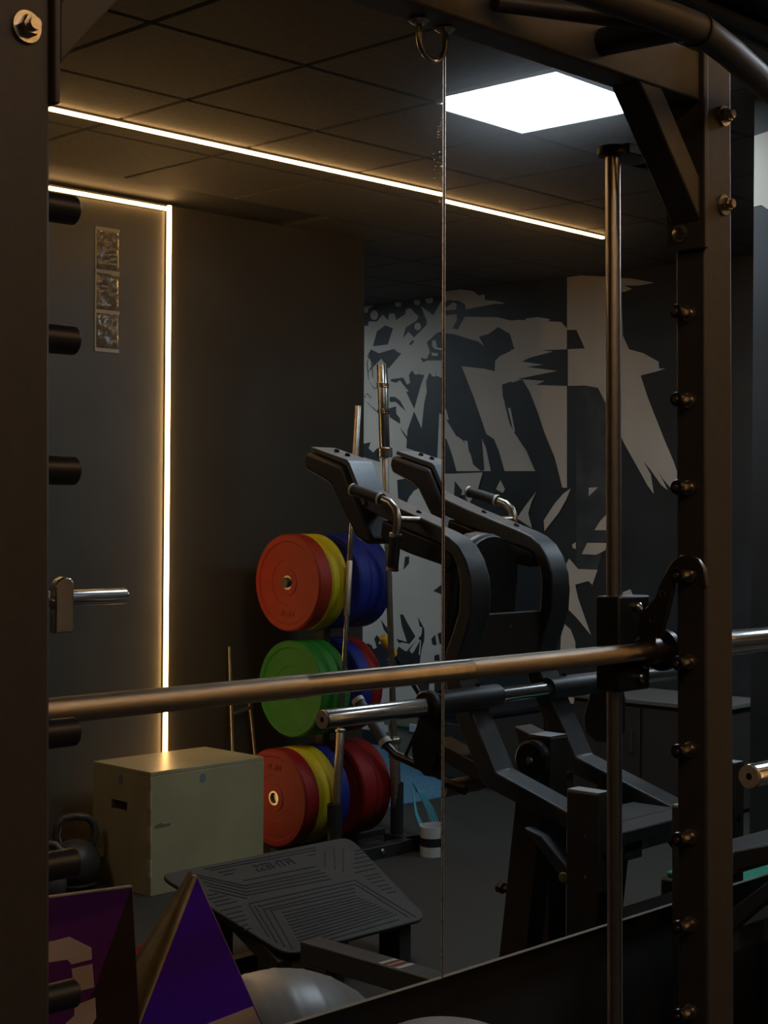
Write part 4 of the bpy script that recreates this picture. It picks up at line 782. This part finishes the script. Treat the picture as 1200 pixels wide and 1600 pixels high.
MB().prism([(0.016 * math.cos(i * math.pi / 6), 0.02 * math.sin(i * math.pi / 6)) for i in range(12)], (x0 - 0.0012, y0 + 0.20, 0.455), (0, 1, 0), (0, 0, 1), (0.001, 0, 0)).build('sticker', M['sticker'], ep)
MB().prism([(0.016 * math.cos(i * math.pi / 6), 0.02 * math.sin(i * math.pi / 6)) for i in range(12)], (x0 + 0.27, y1 + 0.0012, 0.455), (1, 0, 0), (0, 0, 1), (0, -0.001, 0)).build('sticker', M['sticker'], fr)
MB().prism([(0, 0), (0.08, 0.002), (0.082, 0.014), (0.05, 0.012), (0.03, 0.02), (0.002, 0.012)], (x0 + 0.02, y1 + 0.0010, 0.275), (1, 0, 0), (0, 0, 1), (0, -0.0008, 0)).build('scuff_mark', M['wood_scuff'], fr)

# ------------------------------------------------------------------ kettlebells
def kettlebell(x, y, r, rz, label):
    t = thing('kettlebell', (x, y, 0), label, 'kettlebell', 'kettlebells beside the plyo box')
    prof = [(0.0001, 0), (r * 0.6, 0), (r * 0.85, r * 0.2)] + [(r * math.cos(a), r * 0.95 + r * math.sin(a)) for a in [-0.75 + i * 0.2 for i in range(11)]] + [(0.0001, r * 1.97)]
    MB().lathe(prof, (x, y, 0), (0, 0, 1), 28).build('bell', M['iron'], t, sharp=60)
    c, s_ = math.cos(rz), math.sin(rz)
    pts = []
    for a, z in ((-0.62, 1.55), (-0.78, 2.1), (-0.70, 2.55), (-0.45, 2.80), (0, 2.86), (0.45, 2.80), (0.70, 2.55), (0.78, 2.1), (0.62, 1.55)):
        pts.append((x + a * r * c, y + a * r * s_, z * r))
    MB().tube(pts, 0.0165, 12).build('handle', M['iron'], t, sharp=60)
    return t
kettlebell(3.775, -3.20, 0.105, 0.5, 'large black kettlebell standing next to the plywood box')
kettlebell(3.60, -3.33, 0.095, 0.3, 'black kettlebell against the wall behind the large kettlebell')
kettlebell(3.53, -3.05, 0.085, 0.8, 'small black kettlebell beside the black upright, lowest in view')

# ------------------------------------------------------------------ chrome push-up stand leaning on the wall
hs = thing('steel_stand', (4.87, -3.41, 0), 'thin chrome h-shaped stand leaning on the dark wall behind the box', 'stand')
MB().tube([(4.78, -3.36, 0.0), (4.80, -3.44, 0.935)], 0.009, 12).build('upright', M['chrome_dull'], hs)
MB().tube([(4.955, -3.36, 0.0), (4.92, -3.44, 0.72)], 0.009, 12).build('upright', M['chrome_dull'], hs)
MB().tube([(4.793, -3.415, 0.615), (4.926, -3.42, 0.64)], 0.010, 12).build('crossbar', M['chrome_dull'], hs)

# ------------------------------------------------------------------ plate tree
PX, PY = 5.088, -3.10
pt = thing('plate_tree', (PX, PY, 0), 'black plate tree loaded with coloured bumper plates', 'weight rack')
MB().box(PX - 0.024, PX + 0.024, PY - 0.03, PY + 0.03, 0.03, 1.42).build('post', M['black'], pt, 0.003)
MB().box(PX - 0.30, PX + 0.40, PY - 0.03, PY + 0.03, 0.0, 0.03).build('base_bar', M['black'], pt, 0.003)
fb = MB().box(PX - 0.20, PX + 0.46, -2.76, -2.70, 0.0, 0.06).build('base_bar', M['black'], pt, 0.003)
MB().box(PX - 0.03, PX + 0.03, -2.76, PY - 0.03, 0.0, 0.028).build('base_link', M['black'], pt, 0.003)
for xx in (4.965, 5.09):
    MB().lathe([(0.0001, 0), (0.012, 0), (0.012, 0.008), (0.007, 0.012), (0.0001, 0.012)], (xx, -2.70, 0.035), (0, 1, 0.2), 10).build('bolt', M['bolt'], fb)
ROWS = {'top': 1.248, 'middle': 0.755, 'bottom': 0.262}
for nme, z in ROWS.items():
    hl = {'top': 4.842, 'middle': 4.90, 'bottom': 4.80}[nme]
    pg = MB().lathe([(0.0001, 0), (0.020, 0), (0.0235, 0.004), (0.0235, PX - 0.02 - hl), (0.0001, PX - 0.02 - hl)], (hl, PY, z), (1, 0, 0), 24).build('plate_peg', M['chrome_dull'] if nme != 'top' else M['black'], pt)
    MB().lathe([(0.0001, 0), (0.0235, 0), (0.0235, 0.29), (0.020, 0.294), (0.0001, 0.294)], (PX + 0.02, PY, z), (1, 0, 0), 24).build('plate_peg', M['black'], pt)
# sockets for upright bars
MB().lathe([(0.026, 0), (0.034, 0), (0.034, 0.20), (0.026, 0.20)], (4.895, -2.81, 0.06), (0, 0, 1), 20, True).build('bar_socket', M['black'], pt)
MB().box(4.86, 4.93, -2.845, -2.70, 0.0, 0.06).build('socket_foot', M['black'], pt, 0.003)
MB().lathe([(0.0265, 0), (0.031, 0), (0.031, 0.24), (0.0265, 0.24)], (5.335, -2.845, 0.06), (0, 0, 1), 20, True).build('bar_socket', M['black'], pt)
MB().box(5.29, 5.38, -2.89, -2.70, 0.0, 0.06).build('socket_foot', M['black'], pt, 0.003)

PLATE_MESH = {}
def bumper(x, z, th, colour, label, r=0.225, y=PY, group='bumper plates on the tree'):
    key = (colour, round(th, 4), r)
    loc = (x, y, z)
    t = thing('bumper_plate', loc, label, 'weight plate', group)
    if key not in PLATE_MESH:
        h = 0.0265
        prof = [(h, 0.004), (0.060, 0.004), (0.062, 0.0075), (0.105, 0.0075), (0.107, 0.005), (r * 0.84, 0.005), (r * 0.86, 0.0), (r * 0.965, 0.0), (r, 0.008), (r, th - 0.008), (r * 0.965, th), (r * 0.86, th), (r * 0.84, th - 0.005), (0.107, th - 0.005), (0.105, th - 0.0075), (0.062, th - 0.0075), (0.060, th - 0.004), (h, th - 0.004)]
        b = MB().lathe(prof, loc, (1, 0, 0), 56, True).build('rubber_disc', M[colour], t, sharp=28)
        c = MB().lathe([(0.0245, 0.002), (0.033, 0.002), (0.033, th - 0.002), (0.0245, th - 0.002)], loc, (1, 0, 0), 32, True).build('steel_bush', M['chrome_dull'], t)
        PLATE_MESH[key] = (b.data, c.data)
        return t
    for nme, me in zip(('rubber_disc', 'steel_bush'), PLATE_MESH[key]):
        o = bpy.data.objects.new(nme, me)
        COL.objects.link(o)
        o.parent = t
    return t
zt, zm, zb = ROWS['top'], ROWS['middle'], ROWS['bottom']
def letters_on(t, body, x, y, z, size, colour):
    me = text_mesh(body, size, 0.0012)
    me.materials.append(M[colour])
    o = bpy.data.objects.new('raised_lettering', me)
    COL.objects.link(o)
    o.parent = t
    o.location = Vector((x, y, z)) - t.location
    # on the face looking towards -x: text runs towards -y, reads upright
    o.rotation_euler = Matrix(((0, 0, -1), (-1, 0, 0), (0, 1, 0))).to_euler()
    return o
p1 = bumper(4.858, zt, 0.083, 'orange', 'orange-red bumper plate at the front of the top peg')
letters_on(p1, 'KG 25', 4.8615, PY, zt - 0.145, 0.036, 'orange')
bumper(4.942, zt, 0.050, 'yellow', 'yellow bumper plate on the top peg touching the orange-red one')
bumper(4.993, zt, 0.050, 'yellow', 'yellow bumper plate on the top peg nearest the blue plates')
bumper(5.118, zt, 0.071, 'blue', 'blue bumper plate on the top peg, first after the yellow pair')
bumper(5.190, zt, 0.071, 'blue', 'blue bumper plate on the top peg, middle of three blue ones')
bumper(5.262, zt, 0.071, 'blue', 'blue bumper plate at the far right end of the top peg')
bumper(4.880, zm, 0.063, 'green', 'green bumper plate at the front of the middle peg')
bumper(4.944, zm, 0.058, 'green', 'green bumper plate second from the front on the middle peg')
bumper(5.003, zm, 0.058, 'green', 'green bumper plate third from the front on the middle peg')
bumper(5.130, zm, 0.071, 'blue', 'blue bumper plate on the middle peg behind the green ones')
bumper(5.202, zm, 0.071, 'red', 'red bumper plate at the far end of the middle peg')
p2 = bumper(4.782, zb, 0.086, 'red', 'red bumper plate at the front of the bottom peg by the box')
letters_on(p2, 'KG 25', 4.7855, PY, zb + 0.14, 0.036, 'red')
bumper(4.869, zb, 0.066, 'yellow', 'yellow bumper plate on the bottom peg touching the front red one')
bumper(4.936, zb, 0.062, 'yellow', 'yellow bumper plate on the bottom peg touching the blue one')
bumper(4.999, zb, 0.062, 'blue', 'blue bumper plate on the bottom peg between yellow and red')
bumper(5.150, zb, 0.090, 'red', 'red bumper plate on the bottom peg right after the blue one')
bumper(5.241, zb, 0.090, 'red', 'red bumper plate at the far right end of the bottom peg')

# small red plate on the floor by the foot plate
rp = thing('weight_plate', (3.05, -1.75, 0), 'small red weight plate standing on the floor behind the violet board', 'weight plate')
MB().lathe([(0.014, 0.003), (0.05, 0.003), (0.055, 0.0), (0.094, 0.0), (0.1, 0.004), (0.1, 0.026), (0.094, 0.03), (0.014, 0.03)], (3.05, -1.75, 0.1), (0.2, 1, 0), 40, True).build('disc', M['red'], rp, sharp=28)
MB().lathe([(0.0135, 0.001), (0.02, 0.001), (0.02, 0.031), (0.0135, 0.031)], (3.05, -1.75, 0.1), (0.2, 1, 0), 20, True).build('steel_bush', M['chrome_dull'], rp)

# ------------------------------------------------------------------ barbells standing in the sockets
def pole(t, a, b, spans):
    a, b = Vector(a), Vector(b)
    L = (b - a).length
    d = (b - a) / L
    for s0, s1, r, nme, mm in spans:
        MB().lathe([(0.0001, 0), (r * 0.92, 0), (r, 0.004), (r, s1 - s0 - 0.004), (r * 0.92, s1 - s0), (0.0001, s1 - s0)], a + d * s0, d, 22).build(nme, M[mm], t)
b1 = thing('barbell', (4.895, -2.81, 0.06), 'slim chrome barbell leaning in front of the stacked plates', 'barbell')
pole(b1, (4.893, -2.81, 0.06), (5.100, -2.884, 2.038), [(0.0, 0.52, 0.020, 'sleeve', 'chrome_dull'), (0.52, 0.535, 0.026, 'collar', 'chrome_dull'), (0.53, 1.25, 0.0125, 'shaft', 'chrome'), (1.05, 1.30, 0.0155, 'knurled_grip', 'knurl'), (1.30, 1.62, 0.0125, 'shaft', 'chrome'), (1.62, 2.02, 0.016, 'sleeve', 'chrome_dull')])
b2_ = thing('barbell', (5.335, -2.845, 0.06), 'tall barbell with wire clips on its top sleeve against the mural', 'barbell')
A2, Bb2 = (5.335, -2.845, 0.07), (5.217, -2.845, 2.295)
pole(b2_, A2, Bb2, [(0.0, 0.42, 0.025, 'sleeve', 'chrome_dull'), (0.42, 0.445, 0.034, 'collar', 'chrome_dull'), (0.44, 1.78, 0.0145, 'shaft', 'chrome_dull'), (1.765, 1.81, 0.036, 'collar', 'chrome'), (1.80, 2.2, 0.0245, 'sleeve', 'chrome')])
dirb = (Vector(Bb2) - Vector(A2)).normalized()
for k, (s, w) in enumerate(((2.10, 0.07), (1.98, 0.03))):
    c = Vector(A2) + dirb * s
    t = thing('spring_collar', c, 'wire spring clip on the barbell sleeve, ' + ('upper one with open loop' if k == 0 else 'lower one with hooked end'), 'spring collar', 'wire clips on the barbell')
    pts = []
    for i in range(40):
        a = i / 39 * 2 * math.pi * 2.6
        pts.append((c.x + 0.028 * math.cos(a), c.y + 0.028 * math.sin(a), c.z - 0.01 + 0.02 * i / 39))
    MB().tube(pts, 0.0028, 8).build('coil', M['chrome'], t)
    q = Vector(pts[0])
    ex = Vector((-0.040, -0.048, 0))
    if k == 0:
        lp = [q, q + ex, q + ex * 1.4 + V(0, 0, 0.05), q + ex * 1.5 + V(0, 0, 0.12), q + ex * 1.35 + V(0, 0, 0.155), q + ex * 1.15 + V(0, 0, 0.12), q + ex * 1.05 + V(0, 0, 0.05)]
    else:
        lp = [q, q + ex * 0.9 + V(0, 0, 0.015), q + ex * 1.6 + V(0, 0, 0.06), q + ex * 1.75 + V(0, 0, 0.085), q + ex * 1.55 + V(0, 0, 0.095), q + ex * 1.25 + V(0, 0, 0.075)]
    MB().tube(lp, 0.0028, 8).build('loop', M['chrome'], t)

# ------------------------------------------------------------------ small things on the floor by the tree
st = thing('ankle_strap', (5.335, -2.60, 0), 'white and black webbing ankle strap standing on the rubber floor', 'strap')
def band(z0, z1, r0, rr, nme, mm, a0=0.0, a1=2 * math.pi, th=0.006):
    b = MB()
    n = 40
    vs, fs = [], []
    for i in range(n + 1):
        a = a0 + (a1 - a0) * i / n
        for r in (r0 * (1 + 0.06 * math.sin(3 * a)), r0 * (1 + 0.06 * math.sin(3 * a)) + th):
            for z in (z0, z1):
                vs.append((5.335 + r * math.cos(a), -2.60 + r * rr * math.sin(a), z))
    for i in range(n):
        o = i * 4
        for j, k in ((0, 1), (1, 3), (3, 2), (2, 0)):
            fs.append((o + j, o + k, o + 4 + k, o + 4 + j))
    fs += [(0, 2, 3, 1), (n * 4, n * 4 + 1, n * 4 + 3, n * 4 + 2)]
    b.add(vs, fs)
    return b.build(nme, M[mm], st)
band(0.0, 0.045, 0.075, 0.8, 'white_band', 'white_band')
band(0.045, 0.085, 0.074, 0.8, 'black_band', 'black_plastic')
band(0.085, 0.135, 0.075, 0.8, 'white_band', 'white_band')
band(0.005, 0.125, 0.082, 0.8, 'buckle_strap', 'black_plastic', 1.45, 1.85, 0.006)
for zz in (0.05, 0.085):
    MB().tube([(5.42 + 0.016 * math.cos(a), -2.58, zz + 0.014 * math.sin(a)) for a in [i * math.pi / 6 for i in range(12)]], 0.003, 8, True).build('d_ring', M['chrome'], st)

cd = thing('resistance_cord', (5.52, -2.80, 0), 'tangle of cyan cord hanging beside the black bar socket', 'cord')
for k in range(6):
    ox = 0.009 * k
    MB().tube([(5.455, -2.86, 0.29 - 0.01 * k), (5.48 + ox * 0.7, -2.84, 0.235), (5.515 + ox, -2.82, 0.15), (5.53 + ox * 1.1, -2.80, 0.07 + 0.01 * (k % 2)), (5.50 + ox, -2.785, 0.015 + 0.004 * k), (5.46 + ox * 0.6, -2.80, 0.05), (5.445 + ox * 0.3, -2.83, 0.14), (5.45, -2.86, 0.27)], 0.0026, 8).build('strand', M['cyan'], cd)

yh = thing('mallet', (5.62, -3.10, 0), 'amber-yellow grip of a black-shafted tool leaning by the blue plates', 'tool handle')
ya, yb_ = Vector((5.560, -3.17, 0.955)), Vector((5.66, -3.19, 0.862))
yd = (yb_ - ya).normalized()
MB().tube([ya, ya + yd * 0.01, yb_], [0.016, 0.021, 0.021], 16).build('grip', M['amber'], yh)
MB().tube([yb_, yb_ + yd * 0.55, (6.35, -3.30, 0.012)], 0.011, 12).build('shaft', M['black_plastic'], yh)

# ------------------------------------------------------------------ crinkled plastic pockets on the dark wall
pk_ = thing('plastic_pocket_strip', (4.1, YB, 2.28), 'strip of three crinkled clear plastic pockets on the dark wall', 'wall pocket')
zz = [2.285, 2.455, 2.632, 2.82]
for i in range(3):
    b = MB()
    nx, nz = 10, 14
    vs, fs = [], []
    z0, z1 = zz[i] + 0.012, zz[i + 1] - 0.004
    for j in range(nz + 1):
        for k in range(nx + 1):
            edge = min(k, nx - k, j, nz - j)
            d = 0.003 + (0 if edge == 0 else random.uniform(0.003, 0.016))
            vs.append((4.037 + 0.123 * k / nx, YB + d, z0 + (z1 - z0) * j / nz))
    for j in range(nz):
        for k in range(nx):
            o = j * (nx + 1) + k
            fs.append((o, o + 1, o + nx + 2, o + nx + 1))
    b.add(vs, fs)
    b.build('pocket', M['plastic'], pk_, sharp=180)
for z in zz:
    MB().box(4.034, 4.163, YB + 0.0005, YB + 0.006, z - 0.006, z + 0.010).build('tape_band', M['tape'], pk_)
MB().box(4.034, 4.040, YB + 0.0005, YB + 0.005, zz[0], zz[3]).build('tape_edge', M['tape'], pk_)

# ------------------------------------------------------------------ dim things farther back, right of the squat machine
gs = thing('step_platform', (4.35, -0.27, 0), 'green-topped step platform beside the slate pillar', 'step')
MB().box(4.09, 4.60, -0.405, -0.135, 0.455, 0.472).build('top_mat', M['green_foam'], gs, 0.006)
MB().box(4.07, 4.62, -0.415, -0.125, 0.39, 0.455).build('deck', M['black_plastic'], gs, 0.01)
for xx in (4.09, 4.48):
    MB().box(xx, xx + 0.12, -0.40, -0.14, 0.0, 0.39).build('riser', M['black_plastic'], gs, 0.008)

cb = thing('storage_cabinet', (7.22, -2.40, 0), 'low charcoal storage cabinet against the mural wall', 'cabinet')
MB().box(7.02, 7.50, -2.85, -1.95, 0.02, 0.56).build('body', M['frame'], cb, 0.004)
MB().box(6.99, 7.51, -2.87, -1.93, 0.56, 0.585).build('top', M['cabinet_top'], cb, 0.004)
for yy in (-2.84, -2.39):
    dr = MB().box(7.002, 7.02, yy, yy + 0.43, 0.04, 0.54).build('door', M['frame'], cb, 0.003)
    MB().box(6.985, 7.002, yy + 0.38, yy + 0.395, 0.30, 0.42).build('handle', M['chrome_dull'], dr)

bi = thing('storage_bin', (7.33, -4.45, 0.008), 'pale olive lidded storage bin on the blue carpet', 'bin')
MB().prism([(7.18, -4.72), (7.49, -4.72), (7.49, -4.17), (7.18, -4.17)], (0, 0, 0.008), (1, 0, 0), (0, 1, 0), (0, 0, 0.21)).build('tub', M['olive'], bi, 0.01)
MB().box(7.16, 7.505, -4.74, -4.15, 0.218, 0.335).build('lid', M['olive'], bi, 0.012)
MB().box(7.150, 7.161, -4.50, -4.40, 0.20, 0.25).build('clip', M['cap'], bi, 0.003)

cr = thing('storage_crate', (7.2, -3.75, 0.008), 'black storage crate on the carpet edge behind the squat machine', 'crate')
MB().box(6.85, 7.49, -4.08, -3.40, 0.008, 0.40).build('body', M['frame'], cr, 0.006)
MB().box(6.83, 7.505, -4.10, -3.38, 0.40, 0.43).build('lid', M['black_plastic'], cr, 0.006)
for yy in (-4.04, -3.72):
    MB().box(6.84, 6.85, yy, yy + 0.28, 0.05, 0.36).build('side_board', M['frame'], cr, 0.003)
